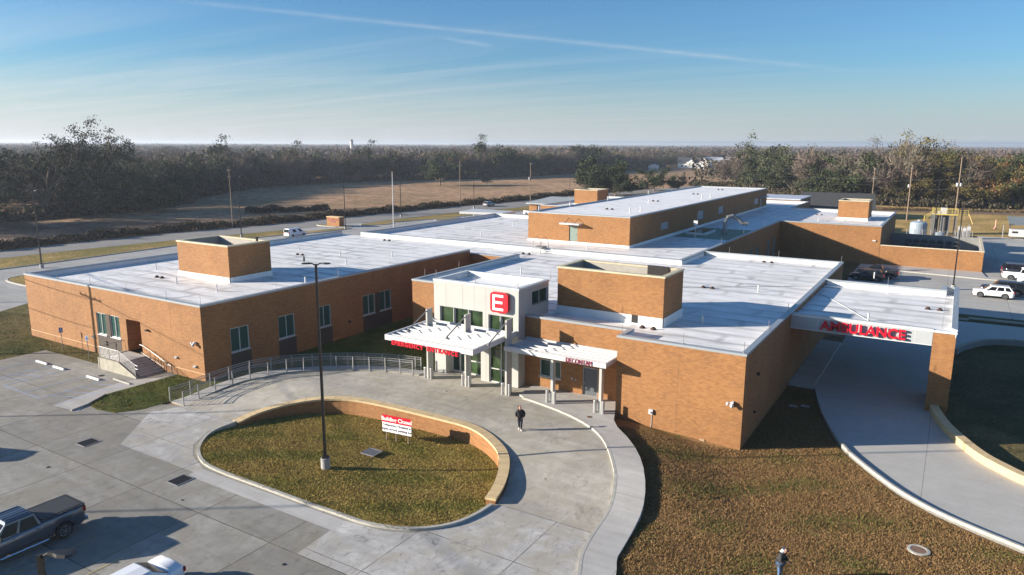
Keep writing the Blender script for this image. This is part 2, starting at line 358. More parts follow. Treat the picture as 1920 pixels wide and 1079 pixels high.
strip(kerbpts,.2,GZ+.06,.14,'kerb',KERB)
strip([(-131,139),(-124,146),(-121,160),(-118,181),(-111,201)],.2,GZ+.06,.14,'kerb',KERB)
# lawn west and front of wing
sheet('lawn',[(-94,-60),(-75,-60),(-75,34.6),(-64.8,34.85),(-64.8,36.75),(-82.25,36.75),(-82.25,46.1),(-100.4,46.1),(-97,40),(-94,30)],G_GRN if False else grass('west_lawn',[(.035,.055,.012),(.085,.085,.025),(.16,.125,.05),(.20,.16,.07)],.1,2.0,.9,(.25,.38,.5,.7)),.0)
isl=smooth_poly([(-119.8,50.6),(-121.2,54.5),(-117,59),(-100,57),(-98,51),(-112,50)],2,True)
sheet('traffic_island',isl,G_TAN,GZ+.16); strip(isl,.25,GZ+.06,.14,'kerb',KERB,closed=True)
for k,(cx,cy,a,b,ro) in enumerate([(-131.5,130.2,5.2,1.6,.12),(-126,139.5,4.6,2.4,1.35),(-113,137.5,5,1.0,1.35),(-105,133.5,4,.8,1.35),(-126,121,7.5,1.5,1.45),(-119,160,1.2,5,0),(-97,150,5,1.1,1.2)]):
    pl=[(cx+a*math.cos(t)*math.cos(ro)-b*math.sin(t)*math.sin(ro),cy+a*math.cos(t)*math.sin(ro)+b*math.sin(t)*math.cos(ro)) for t in [i*math.pi/12 for i in range(24)]]
    sheet('traffic_island',pl,G_TAN,GZ+.2); strip(pl,-.25,GZ+.06,.15,'kerb',KERB,closed=True)

# front parking lot
cl=[(-26.95,45.8),(-26.02,45.68),(-22.82,44.78),(-20.18,43.49),(-18.66,42.19),(-17.47,40.67),(-16.0,38.33),(-15.45,37.24),(-14.78,35.32),(-14.5,33.83),(-14.38,32.06),(-14.13,30.4),(-13.89,29.42),(-13.36,28.22),(-12.2,25),(-10,14),(-8,-20)]
cl=smooth_poly(cl,1)
clo=[p for p in cl if p[1]<=31.95]
ISL=[(-43.38,32.17),(-43.42,30.01),(-42.2,28.25),(-40.8,27.09),(-39.03,26.3),(-36.88,26.13),(-33.71,26.15),(-29.3,26.11),(-26.92,26.2),(-25.35,26.18),(-23.74,26.6),(-22.34,27.28),(-21.13,28.61),(-20.67,30.1),(-20.55,31.6)]
ISL=smooth_poly(ISL,2)
CAPI=[(-43.0,32.1,.1),(-42.95,33.9,.32),(-41.7,36.2,.6),(-40.0,37.65,.8),(-38.0,38.6,.85),(-35.2,38.9,.85),(-30.0,38.95,.85),(-27.4,38.9,.85),(-25.7,38.3,.8),(-23.8,37.05,.72),(-22.85,36.0,.65),(-22.0,34.5,.55),(-21.4,33.0,.45),(-21.1,31.7,.35)]
CAPI=smooth_poly(CAPI,2)
WW=.62
def offset(path,w):
    o=[]; n=len(path)
    for i in range(n):
        a=Vector(path[max(i-1,0)]); b=Vector(path[min(i+1,n-1)]); d=(b-a).to_2d().normalized(); p=Vector(path[i]).to_2d(); o.append((p.x-d.y*w,p.y+d.x*w))
    return o
CAPO=offset(CAPI,WW)
# island hole outline: south kerb (west to east) then cap outer (east to west)
islout=ISL+[p for p in reversed(CAPO)]
lot=[(-75,-60),(-8,-60)]+list(reversed(clo))+[(-14.38,31.98),(-20.5,31.98)]+list(reversed(ISL))+[(-43.5,32.2),(-49.6,32.25),(-51.5,31.5),(-51.5,30.2),(-52.6,28.5),(-54.4,28.3),(-56.1,28.4),(-57.2,30.5),(-56.9,36.75),(-64.8,36.75),(-64.8,34.85),(-75,34.6)]
sheet('parking_lot',lot,CON,0)
sheet('apron',[(-20.5,31.98),(-14.4,31.98)]+[p for p in clo]+[],CONA,.004) if False else None
sheet('apron',[(-20.55,31.9),(-20.9,30),(-21.4,28.4),(-22.5,27),(-24,26.3),(-26.5,26.0),(-26.2,22.4),(-15,22.4),(-12.2,25),(-13.9,29.4),(-14.35,31.9)],CONA,.005)
sheet('apron',[(-43.45,32.2),(-43.6,30),(-42.4,28),(-40.9,26.9),(-38.6,26.0),(-38.6,25.4),(-46.6,25.4),(-50.5,30.0),(-49.6,32.2)],CONA,.005)
# gutter band round the island
sheet('gutter_pan',[(-38.6,26.0),(-36.9,25.95),(-26.5,26.0),(-26.2,24.9),(-38.6,24.9)],CONW,.007)
# the entrance drive rising to the doors
fr=[(-49.62,32.25),(-49.9,33.81),(-49.74,34.9),(-49.48,36.02),(-49.22,37.18),(-48.66,38.13),(-47.85,39.0),(-47.36,40.12),(-46.6,41.16),(-45.38,42.43),(-43.47,43.69),(-41.39,44.76),(-39.64,45.45),(-37.3,45.9)]
fr=smooth_poly(fr,1)
br_=[(-51.4,32.3),(-51.15,33.56),(-50.96,34.94),(-50.65,36.15),(-50.25,37.33),(-49.7,38.63),(-49.0,39.82),(-48.2,40.95),(-47.3,42.04),(-46.04,43.2),(-44.19,44.6),(-42.12,45.72),(-40.22,46.4),(-37.1,47.1)]
br_=smooth_poly(br_,1)
PLZ=[(-37.1,47.1),(-37.1,48.9),(-19.3,48.9),(-19.0,46.9),(-19.0,46.3)]
clu=[p for p in cl if p[1]>31.98]
drive=[(-49.6,32.25)]+[(-43.5,32.2)]+list(CAPO)+[(-20.4,31.98),(-14.38,31.98)]+list(reversed(clu))+[(-27.6,46.2),(-27.8,48.9),(-37.1,48.9),(-37.1,47.1)]+list(reversed(fr))
sheet('driveway',drive,CON2,zd,step=.9)
walk=list(clu)+[(-14.38,31.98)]+[p for p in clo if p[1]<31.98 and p[1]>27]
OUT=smooth_poly([(-19.75,46.76),(-18.96,44.6),(-16.56,42.2),(-14.8,39.62),(-13.65,37.22),(-12.98,35.04),(-12.72,32.89),(-12.52,31.02),(-12.44,30.23),(-11.91,29.03),(-11.2,26.5),(-9.2,14),(-7,-20)],1)
zs=lambda x,y: zd(x,y)+.13
wk=[(-27.8,48.9),(-27.6,46.2)]+cl+list(reversed(OUT))+[(-19.75,48.9)]
sheet('sidewalk',wk,CONW,lambda x,y: zs(x,y)-(.13 if y>45.6 and False else 0),step=1.0,skirt=.9,skmat=CONW)
strip(cl,-.17,zd,.137,'kerb',KERB)
# ramp walk between the rails
rampp=[(-49.7,32.25)]+list(fr)+[(-37.1,47.1)]+list(reversed(br_))
sheet('ramp',rampp,CONW,lambda x,y: zd(x,y)+.12*sst((y-33)/3),step=.8,skirt=.9,skmat=PLIN)
# lawns
sheet('sidewalk',[(-59.3,33.2),(-58.0,35.0),(-56.95,36.7),(-57.25,30.5),(-56.15,28.3),(-55.2,27.2),(-58.2,26.9),(-58.9,30.5)],CONW,.012)
sheet('lawn',[(-53.15,36.75)]+[(p[0]-.02,p[1]) for p in br_]+[(-37.1,56.05),(-46.1,56.05),(-46.1,76.35),(-53.15,76.35)],G_GRN,lambda x,y:.02+.25*sst((y-36)/8)*sst((y-34)/4),step=2)
sheet('lawn',smooth_poly([(-57,36.75),(-53.2,36.75)],0)+[(-51.5,33),(-51.45,31.5),(-51.6,30.2),(-52.6,28.6),(-54.4,28.2),(-55.6,28.35),(-56.5,29),(-57.3,30.5)],G_GRN,.02)
RL=list(OUT)+[(-7,-10),(40,-10),(40,36),(14,37),(4.68,41.5),(2.64,42.5),(.65,43.6),(-1.31,45.3),(-3.29,47.9),(-4.95,50.4),(-6.76,55.2),(-7.8,58.76),(-8.65,62.5),(-10.68,62.6),(-10.68,46.78),(-19.7,46.78)]
sheet('lawn',RL,G_RT,zlawn,step=1.1)
# island lawn with its dip
def zi(x,y):
    t=sst((y-27.5)/8); return .10-.5*t
islp=list(reversed(ISL))+[( -43.2,32.2)]+[tuple(p[:2]) for p in CAPI]
sheet('ground',[(-7000,-3000),(7000,-3000),(7000,7000),(-7000,7000)],G_FLD,GZ-.03,holes=[offset(list(ISL)+[tuple(p[:2]) for p in reversed(CAPI)],-.0)])
sheet('island_lawn',list(ISL)+[tuple(p[:2]) for p in reversed(CAPI)],G_ISL,zi,step=.8)
strip(ISL,.2,0,.14,'kerb',KERB)
# ambulance drive
ALC=smooth_poly([(-8.6,62.5),(-7.74,58.76),(-6.76,55.3),(-4.95,50.5),(-3.29,48.0),(-1.31,45.4),(.65,43.7),(2.64,42.6),(4.68,41.65),(14,37.1),(40,30)],2)
ARW=smooth_poly([(-.42,79),(-.42,63.6),(-.2,61.46),(.54,58.16),(1.39,55.88),(2.76,52.91),(4.14,51.34),(5.16,50.31),(14,45),(45,37)],2)
# (drive slab stands a little above the lawn)
sheet('ambulance_drive',[(p[0],p[1]) for p in ALC]+list(reversed(ARW))+[(-.45,80),(1.3,83.3),(3.1,86.8),(4.6,88.2),(7.35,89.0),(20,89),(45,86),(45,99),(-8.7,96.5),(-8.7,71.6),(-10.68,71),(-10.68,62.6)],CONP,.12,skirt=.3,skmat=KERB)
strip(ALC,.17,.12,.18,'kerb',KERB,base=-.5)
sheet('walk_by_ambulance_door',[(-10.68,62.6),(-8.7,62.55),(-8.7,79),(-10.68,79)],CONW,.28,skirt=.3,skmat=KERB)
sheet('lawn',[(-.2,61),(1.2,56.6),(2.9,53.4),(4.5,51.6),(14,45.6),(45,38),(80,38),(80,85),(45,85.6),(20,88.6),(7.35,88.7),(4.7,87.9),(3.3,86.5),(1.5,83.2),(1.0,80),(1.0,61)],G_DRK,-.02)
# courtyard and east lots
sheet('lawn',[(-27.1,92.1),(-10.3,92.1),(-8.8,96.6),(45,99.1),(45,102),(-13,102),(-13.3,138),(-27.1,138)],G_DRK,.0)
sheet('east_lot',[(-13,100.6),(2,100.2),(60,104),(60,196),(4.6,196),(4.6,138.2),(-13.3,138.2)],concrete('east_concrete',(.42,.41,.38),7,7.5,stain=.22),-.005)
strip([(-9,98.2),(2.5,98.4),(2.6,99.4),(60,101.5)],.25,0,.2,'kerb',KERB)
sheet('sidewalk',[(-13.2,133),(4.7,131.0),(60,131.5),(60,133),(5,133),(4.5,138),(-10.5,138)],CONW,.14,skirt=.2,skmat=KERB)
sheet('lawn',[(-27,170.2),(-10.4,170.2),(-10.4,191),(4.4,196),(60,196),(140,330),(-27,330)],G_TAN if False else grass('golden_grass',[(.24,.18,.06),(.40,.27,.10),(.50,.34,.13),(.55,.40,.17)],.05,1.0,.5),-.02)  # yellow grass, brighter and golder than the verges
sheet('dirt_strip',[(-60,262),(-20,255),(40,268),(140,300),(140,318),(18,287),(-18,272),(-60,300)],DIRT,.0)
sheet('field',[(-330,620),(-200,560),(-150,520),(-110,560),(-150,760),(-340,760)],G_FLD,GZ+.03)

# painted marks
def mark(pts,w,mat,name='painted_line',z=.013):
    m=MB()
    for (a,b) in pts:
        a=Vector((*a,0)); b=Vector((*b,0)); d=(b-a).normalized(); n=Vector((-d.y,d.x,0))*w/2
        m.add([(*(a-n).xy,z),(*(b-n).xy,z),(*(b+n).xy,z),(*(a+n).xy,z)],[(0,1,2,3)])
    return m.build(name,mat,kind='structure')
bl=[]
for x in (-71.9,-69.2,-66.6,-63.4,-60.8,-58.2): bl.append(((x,27.2),(x,32.6)))
for x0 in (-69.2,-60.8):
    for i in range(4): bl.append(((x0+.1,28+i*1.15),(x0+2.5,29+i*1.15)))
bl+= [((-66.6,27.2),(-63.4,27.2)),((-63.4,27.2),(-60.8,27.2))]
mark(bl,.11,BLUE)
mark([((-33.2,7),(-33.2,17.6)),((-36.2,7),(-36.2,18)),((-41.5,8),(-41.5,18.5)),((-27,7),(-27,17))],.12,YEL)
# small details in the ground
def grate(x,y,w,l,ang=0,z=.02,label='',mat=GRATE,name='drain_grate'):
    t=empty(name,(x,y,z),ang,label=label,cat='drain grate')
    f=MB(); 
    for a,b,c,d in ((-w/2-.06,w/2+.06,-l/2-.06,-l/2),(-w/2-.06,w/2+.06,l/2,l/2+.06),(-w/2-.06,-w/2,-l/2,l/2),(w/2,w/2+.06,-l/2,l/2)): f.box(a,b,c,d,-.05,.012)
    f.build('frame',STEEL,t)
    g=MB(); g.box(-w/2,w/2,-l/2,l/2,-.05,-.03); n=9
    for i in range(n): x_=-w/2+(i+.5)*w/n; g.box(x_-.03,x_+.03,-l/2,l/2,-.03,.0)
    g.build('bars',mat,t); return t
grate(-48.75,24.45,1.0,1.05,label='dark storm grate in the lot in front of the disabled bays')
grate(-38.35,24.3,.95,1.1,label='dark storm grate in the lot beside the rounded end of the grass island')
grate(-31.6,33.75,1.0,.85,z=-.14,label='steel grid drain cover set in the island grass below the closed sign',mat=STEEL)
def manhole(x,y,z,r,label,top=DIRT,h=.05):
    t=empty('manhole',(x,y,z),label=label,cat='manhole'); MB().lathe(0,0,[(r*1.45,-.1),(r*1.45,h),(r*1.05,h+.01),(r,h-.02)],32).build('ring',KERB,t); MB().cyl(0,0,-.05,h-.005,r*.98,32).build('cover',top,t); return t
manhole(.15,39.1,0,.36,'round manhole with rusty cover in a pale ring on the brown lawn',noisy('rusty_iron',(.20,.12,.08),.8,.2,8),.07)
def lid(x,y,z,r,label,m=GRATE,name='utility_cover'):
    o=MB().cyl(0,0,-.05,.012,r,20).build(name,m,label=label,cat='utility cover'); o.location=(x,y,z); return o
lid(-20.85,44.7,.945,.17,'small rusty round cover in the pavement before the decontamination door',noisy('rust',(.14,.07,.04),.8,.2,8))
lid(-62.4,33.0,.02,.22,'small black round cover on the pavement beside the stair wall')
for x,y,l in ((-9.3,57.4,'left pale valve box frame in the shaded lawn by the ambulance drive'),(-8.5,57.9,'right pale valve box frame in the shaded lawn by the ambulance drive')):
    m=MB(); m.box(-.3,.3,-.2,.2,0,.03); m.box(-.3,-.2,-.2,.2,.03,.06); m.box(.2,.3,-.2,.2,.03,.06); m.box(-.2,.2,-.2,-.12,.03,.06); m.box(-.2,.2,.12,.2,.03,.06)
    o=m.build('valve_box',KERB,label=l,cat='valve box'); o.location=(x,y,.0)
# wheel stops
for (x0,x1,y,l) in ((-71.7,-69.75,32.2,'white concrete wheel stop farthest left in the disabled bays'),(-68.6,-66.75,32.15,'white concrete wheel stop second from the left in the disabled bays'),(-63.15,-61.2,32.2,'white concrete wheel stop in front of the stairs')):
    m=MB(); w=.11
    m.add([(x0,y-w,0),(x1,y-w,0),(x1,y+w,0),(x0,y+w,0),(x0+.04,y-w*.6,.16),(x1-.04,y-w*.6,.16),(x1-.04,y+w*.6,.16),(x0+.04,y+w*.6,.16)],[(3,2,1,0),(4,5,6,7),(0,1,5,4),(1,2,6,5),(2,3,7,6),(3,0,4,7)])
    bevel(m.build('wheel_stop',WHITE,label=l,cat='wheel stop',group='white wheel stops in the disabled bays'),.02)
strip([(-60.6,33.0),(-58.0,32.9)],.14,0,.1,'kerb',KERB); strip([(-57.3,30.4),(-56.2,28.3),(-55.9,27.0)],.15,0,.12,'kerb',KERB)
# ------------------------------------------------------------------ the island retaining wall
iw=empty('retaining_wall',(0,0,0),label='curved brick retaining wall with pale stone cap round the grass island',cat='retaining wall')
def curved_wall(path,w,base,top,capt,parent,mb,mc,over=.05):
    m=MB(); c=MB(); n=len(path); L=offset(path,w); Li=offset(path,-over); Lo=offset(path,w+over)
    vs=[];cs=[]
    for i in range(n):
        z=path[i][2]; b=base(path[i]) if callable(base) else base
        vs+=[(path[i][0],path[i][1],b),(path[i][0],path[i][1],z-capt),(*L[i],z-capt),(*L[i],b)]
        cs+=[(*Li[i],z-capt),(*Li[i],z),(*Lo[i],z),(*Lo[i],z-capt)]
    fs=[]
    for i in range(n-1):
        for j in range(4): fs.append((i*4+j,i*4+(j+1)%4,(i+1)*4+(j+1)%4,(i+1)*4+j))
    fs+=[(0,1,2,3),((n-1)*4,(n-1)*4+1,(n-1)*4+2,(n-1)*4+3)]
    m.add(vs,fs).build('wall',mb,parent); c.add(cs,fs).build('cap',mc,parent)
CAPI[0]=(-43.0,32.1,.16)
mcap=noisy('stone_cap',(.56,.42,.23),.8,.12,3)
t=NT(mcap) 
curved_wall(CAPI,WW-.06,-.6,None,.14,iw,BR,mcap)
j=MB()
for i in range(3,len(CAPI)-2,2):
    p=CAPI[i]; d=(Vector(CAPI[i+1])-Vector(CAPI[i-1])).to_2d().normalized(); n=Vector((-d.y,d.x)); z=p[2]+.004
    a=Vector(p[:2])-n*.05; b=Vector(p[:2])+n*(WW-.01)
    j.add([(*(a-d*.012),z),(*(a+d*.012),z),(*(b+d*.012),z),(*(b-d*.012),z)],[(0,1,2,3)])
j.build('mortar_joints',M('cap_mortar',(.28,.20,.11),.9),iw)  # mortar is a darker tan than the stone cap
# ambulance-side wall
aw=empty('retaining_wall',(0,0,0),label='low curved beige wall along the right side of the ambulance drive',cat='retaining wall')
P3=[(p[0],p[1],.12+.5*sst((66-p[1])/4)+.05) for p in ARW if p[1]<64.5]
curved_wall(P3,.5,-.4,None,.14,aw,BEIGE,mcap)
aw2=empty('retaining_wall',(0,0,0),label='low curved shaded wall behind the ambulance canopy bordering the dark lawn',cat='retaining wall')
curved_wall(smooth_poly([(1.1,81.2,.6),(1.6,83.3,.6),(3.3,86.6,.6),(4.8,88.0,.6),(7.4,88.8,.6),(20,88.7,.6),(45,85.8,.6)],2),-.4,-.3,None,.12,aw2,CMU,PLIN)

RUB=noisy('tyre_rubber_mark',(.17,.16,.145),.85,.3,4)
def tyre(pts,w,z):
    p=smooth_poly(pts,3); m=MB(); L=offset(p,w)
    for i in range(len(p)-1):
        if (i*7)%5==0: continue
        m.add([(*p[i][:2],z(*p[i][:2])),(*p[i+1][:2],z(*p[i+1][:2])),(*L[i+1],z(*L[i+1])),(*L[i],z(*L[i]))],[(0,1,2,3)])
    m.build('tyre_mark',RUB,kind='structure')
zz=lambda x,y: zd(x,y)+.012
for k,(x,y,r) in enumerate(((-47,21,.12),(-36,22.8,.08),(-26,21.4,.1),(-41.4,17.5,.09),(-19.4,35.6,.06),(-17.7,36.6,.05),(-33,44,.09),(-30.5,43.2,.06))):
    m=MB(); m.add([(x+r*math.cos(i*.7)*(1+.3*math.sin(i*2.3)),y+r*math.sin(i*.7)*(1+.3*math.cos(i*1.7)),zz(x,y)) for i in range(9)],[tuple(range(9))]); m.build('oil_spot',GRATE,kind='structure')
# ------------------------------------------------------------------ the hospital
H=empty('hospital_building',(0,0,0),label='long low tan brick hospital with white flat roofs and an emergency entrance',cat='hospital')
ZR=6.1; ZP=6.7
def facade(m,p0,p1,z0,z1,ops=(),depth=.16,pm=1):
    "wall from p0 to p1 (outward normal on the right of p0->p1), ops=(u0,u1,z0,z1[,mat]) with u along the wall"
    p0=Vector(p0);p1=Vector(p1);d=(p1-p0);L=d.length;d/=L;n=Vector((d.y,-d.x))
    us=sorted({0,L,*[o[0] for o in ops],*[o[1] for o in ops]}); zs_=sorted({z0,z1,*[o[2] for o in ops],*[o[3] for o in ops]})
    P=lambda u,z,k=0:(*(p0+d*u-n*k),z)
    for i in range(len(us)-1):
        for j_ in range(len(zs_)-1):
            uc=(us[i]+us[i+1])/2; zc=(zs_[j_]+zs_[j_+1])/2
            if any(o[0]<uc<o[1] and o[2]<zc<o[3] for o in ops): continue
            m.add([P(us[i],zs_[j_]),P(us[i+1],zs_[j_]),P(us[i+1],zs_[j_+1]),P(us[i],zs_[j_+1])],[(0,1,2,3)])
    for o in ops:
        dd=o[4] if len(o)>4 else depth
        a,b,c,e=o[:4]
        m.add([P(a,c),P(b,c),P(b,e),P(a,e),P(a,c,dd),P(b,c,dd),P(b,e,dd),P(a,e,dd)],[(0,1,5,4),(1,2,6,5),(2,3,7,6),(3,0,4,7)])
def miter(poly,i,w):
    n=len(poly); a=Vector(poly[i-1]);p=Vector(poly[i]);b=Vector(poly[(i+1)%n])
    d1=(p-a).normalized();d2=(b-p).normalized();n1=Vector((-d1.y,d1.x));n2=Vector((-d2.y,d2.x)); k=(n1+n2)
    if k.length<1e-6: return p+n1*w
    k/=k.length; return p+k*(w/max(.2,k.dot(n1)))
def wing(poly,ops,zr=ZR,zp=ZP,par=None,roof=ROOF,low=(),skip=(),inner=FLASH,zbase=-.6,pw=.34,brick=BR):
    "ops: {edge index:[openings]}; low: edges without a raised parapet; skip: edges with neither wall nor parapet"
    w=MB(); n=len(poly)
    for i in range(n):
        if i in skip: continue
        facade(w,poly[i],poly[(i+1)%n],zbase,(zr+.08 if i in low else zp-.17),ops.get(i,()))
    wo=w.build('wall',brick,H)
    MB().add([(*p,zr) for p in poly],[tuple(range(n))]).build('roof',roof,H)
    c=MB();f=MB()
    for i in range(n):
        if i in skip: continue
        top=zr+.14 if i in low else zp; bot=zr+.03 if i in low else zp-.19
        j_=(i+1)%n; a0=miter(poly,i,-.05);b0=miter(poly,j_,-.05);a1=miter(poly,i,pw);b1=miter(poly,j_,pw)
        am=miter(poly,i,pw-.03);bm_=miter(poly,j_,pw-.03)
        c.add([(*a0,bot),(*b0,bot),(*b0,top-.02),(*a0,top-.02),(*a1,bot),(*b1,bot),(*b1,top),(*a1,top)],[(0,1,2,3),(3,2,6,7),(4,7,6,5),(0,4,5,1),(0,3,7,4),(1,5,6,2)])
        if i not in low: f.add([(*am,zr-.02),(*bm_,zr-.02),(*bm_,bot+.03),(*am,bot+.03),(*miter(poly,i,.02),zr-.02),(*miter(poly,j_,.02),zr-.02),(*miter(poly,j_,.02),bot+.03),(*miter(poly,i,.02),bot+.03)],[(0,1,2,3),(0,3,7,4),(1,5,6,2)])
    c.build('coping',COP,H)
    if f.v: f.build('parapet_lining',inner,H)
    return wo
def window(p0,d,n,u0,u1,z0,z1,inset=.14,mull=1,glass=GLASSB,frame=FRAME,sill=True,fw=.07,bars=(),parent=None,name='window'):
    "d along the wall, n outward"
    P=lambda u,z,k=0:Vector((*(Vector(p0)+Vector(d)*u-Vector(n)*k),z)); D=Vector((*d,0)); N=Vector((*n,0)); Z=Vector((0,0,1))
    m=MB(); c=(u0+u1)/2; zc=(z0+z1)/2; k=inset-.04
    for a,b,w_,h_ in ((u0+fw/2,zc,fw,z1-z0),(u1-fw/2,zc,fw,z1-z0),(c,z0+fw/2,u1-u0-2*fw,fw),(c,z1-fw/2,u1-u0-2*fw,fw)):
        m.obox(P(a,b,k),D*w_,N*.08,Z*h_)
    for i in range(mull): m.obox(P(u0+(u1-u0)*(i+1)/(mull+1),zc,k),D*fw*.8,N*.075,Z*(z1-z0-2*fw))
    for zb in bars: m.obox(P(c,zb,k),D*(u1-u0-2*fw),N*.07,Z*fw)
    f=m.build(name,frame,parent or H)
    g=MB(); a,b=P(u0+.02,z0+.02,inset),P(u1-.02,z1-.02,inset); g.add([(a.x,a.y,a.z),(b.x,b.y,a.z),(b.x,b.y,b.z),(a.x,a.y,b.z)],[(0,1,2,3)]); g.build('pane',glass,f)
    if sill: s_=MB(); s_.obox(P(c,z0-.035,-.0),D*(u1-u0+.1),N*.16,Z*.07); s_.build('sill',FRAME,f)
    return f
# wing A + centre (footprint counter-clockwise)
P1=[(-82.2,36.8),(-53.2,36.8),(-53.2,76.4),(-46.2,76.4),(-46.2,56.1),(-36.9,56.1),(-36.9,48.73),(-19.75,48.73),(-19.75,46.76),(-10.7,46.76),(-10.7,61.6),(-10.7,92),(-27.2,92),(-27.2,82.9),(-82.2,82.9)]
x0=-82.2
frontops=[(-69.3-x0,-67.75-x0,2.0,4.14),(-67.05-x0,-65.45-x0,2.0,4.14),(-64.35-x0,-62.1-x0,1.0,4.1,1.5)]
y0=36.8
sidewin=[(39.57,41.55),(44.86,46.85),(49.73,51.6),(56.28,58.2),(58.9,60.85)]
sideops=[(a-y0,b-y0,1.9,4.08) for a,b in sidewin]
xr=-36.9
ops={0:frontops,1:sideops,7-0-1:[],7-0:[] ,6:[(-27.2-xr,-25.3-xr,1.83,3.25),(-23.4-xr,-22.12-xr,.8,3.2)]}
wing(P1,ops,low=(2,),skip=(12,13))
W0=((-82.2,36.8),(1,0),(0,-1)); W1=((-53.2,36.8),(0,1),(1,0)); W6=((-36.9,48.73),(1,0),(0,-1))
for a,b,c,e in [o[:4] for o in frontops[:2]]: window(*W0,a,b,c,e,glass=GLASSB)
for o in sideops: window(*W1,*o,glass=GLASSB)
window(*W6,*ops[6][0],mull=1,glass=GLASS,frame=FRAME)
# recessed porch of the side door
d_=MB(); d_.box(-64.35,-62.1,38.26,38.3,1.0,4.1); pr=d_.build('door',noisy('brown_red_door',(.15,.055,.03),.6,.1,2),H)
MB().box(-63.25,-63.2,38.2,38.26,1.0,4.1).build('door_gap',BLACK,pr); MB().box(-63.45,-63.3,38.18,38.24,1.95,2.1).build('handle',STEEL,pr)
MB().box(-64.37,-62.08,36.9,38.3,.9,1.0).build('porch_floor',PLIN,H)
# dark decontamination door
dd=MB(); dd.box(-23.37,-22.15,48.86,48.9,.9,3.17); dr=dd.build('door',noisy('slate_door',(.10,.11,.12),.45,.06,1.5),H); 
m=MB(); m.box(-23.4,-23.34,48.8,48.9,.8,3.2); m.box(-22.18,-22.12,48.8,48.9,.8,3.2); m.box(-23.34,-22.18,48.8,48.9,3.12,3.2); m.build('frame',GREYP,dr); MB().box(-23.28,-23.2,48.8,48.86,1.8,1.95).build('handle',STEEL,dr); MB().box(-23.34,-22.18,48.78,48.88,.8,.93).build('threshold',STEEL,dr)
# brown brick panels under and between windows (proud of the wall by 8 mm)
m=MB()
for a,b in ((39.5,41.65),(44.8,46.95),(49.65,51.7)): m.box(-53.2,-53.192,a,b,.02,1.83)
m.box(-53.2,-53.192,56.25,60.9,.02,1.83); m.box(-53.2,-53.192,58.22,58.88,1.83,4.08)
m.box(-69.35,-65.4,36.792,36.8,-.1,1.93); m.box(-67.74,-67.06,36.792,36.8,1.93,4.14)
build_each(m,'brick_panel',BRS,H)
m=MB(); m.box(-82.2,-69.4,36.785,36.8,.62,.69); m.box(-58.8,-53.2,36.785,36.8,.62,.69); build_each(m,'stone_course',noisy('stone_course',(.50,.32,.17),.8,.1,2),H)
# control joints
m=MB()
for x in (-77.5,-73.3,-57.5): m.box(x,x+.02,36.794,36.8,.0,6.5)
for y in (43.2,48.2,54.0,63.5,70): m.box(-53.2,-53.194,y,y+.02,0,6.5)
for x in (-15.2,): m.box(x,x+.02,46.754,46.76,0,6.5)
for x in (-17,-.5): m.box(x,x+.02,137.99,138.0,0,3.3)
build_each(m,'control_joint',M('joint_dark',(.24,.12,.05),.9),H)
# ambulance canopy: roof slab on the pillar
m=MB(); zb=5.25
cp=[(-10.69,61.6),(.95,61.6),(.95,81),(-.35,81),(-.35,78.9),(-10.69,78.9)]
rr=MB(); rr.add([(*p,ZR+.002) for p in cp],[tuple(range(6))]); 
rr.build('canopy_roof',ROOF,H)
MB().add([(*p,zb+.02) for p in cp],[tuple(range(6))[::-1]]).build('canopy_soffit',PANEL,H)
fa=MB(); fa.box(-10.7,-.55,61.6,61.9,zb,6.55); fa.box(-10.69,-.35,78.6,78.9,zb,6.5); fa.box(.6,.95,66.2,78.5,zb,6.5)
fo=fa.build('fascia',PANELG,H)
jn=MB()
for x in (-8.65,-6.6,-4.55,-3.5,-1.7): jn.box(x-.012,x+.012,61.592,61.6,zb+.06,6.5)
jn.box(-10.69,-.56,61.592,61.6,zb,zb+.05); jn.build('panel_joint',M('pale_joint',(.62,.64,.64),.4),fo)
# coping around canopy
def ring(poly,idx,zr,zp,pw=.34,out=.05,clip=None):
    c=MB();f=MB(); n=len(poly)
    for i in idx:
        j_=(i+1)%n; a0=miter(poly,i,-out);b0=miter(poly,j_,-out);a1=miter(poly,i,pw);b1=miter(poly,j_,pw); am=miter(poly,i,pw-.03); bm_=miter(poly,j_,pw-.03)
        c.add([(*a0,zp-.19),(*b0,zp-.19),(*b0,zp-.02),(*a0,zp-.02),(*a1,zp-.19),(*b1,zp-.19),(*b1,zp),(*a1,zp)],[(0,1,2,3),(3,2,6,7),(4,7,6,5),(0,4,5,1),(0,3,7,4),(1,5,6,2)])
        a2=miter(poly,i,.02);b2=miter(poly,j_,.02)
        f.add([(*am,zr-.02),(*bm_,zr-.02),(*bm_,zp-.16),(*am,zp-.16),(*a2,zr-.02),(*b2,zr-.02),(*b2,zp-.16),(*a2,zp-.16)],[(0,1,2,3),(0,3,7,4),(1,5,6,2)])
    return c,f
c,f=ring([(-10.8,61.6),(.95,61.6),(.95,81),(-.35,81),(-.35,78.9),(-10.8,78.9)],(0,),ZR,6.5,.3); 
c.build('coping',noisy('pale_coping',(.62,.64,.64),.4,.05,1),H); f.build('parapet_lining',FLASH,H)
c,f=ring([(-10.8,61.55),(.95,61.55),(.95,81),(-.35,81),(-.35,78.9),(-10.8,78.9)],(1,2,3,4),ZR,6.72,.36)
c.build('coping',COP,H); f.build('parapet_lining',FLASH,H)
w=MB(); w.box(-.53,.95,61.61,66.2,-.6,6.08); w.box(-.53,.95,61.61,61.93,6.08,6.32); w.box(.66,.95,61.93,66.2,6.08,6.5); w.build('pillar',BR,H)
w=MB(); w.box(-10.69,-.3,78.9,79.0,-.4,2.2); 
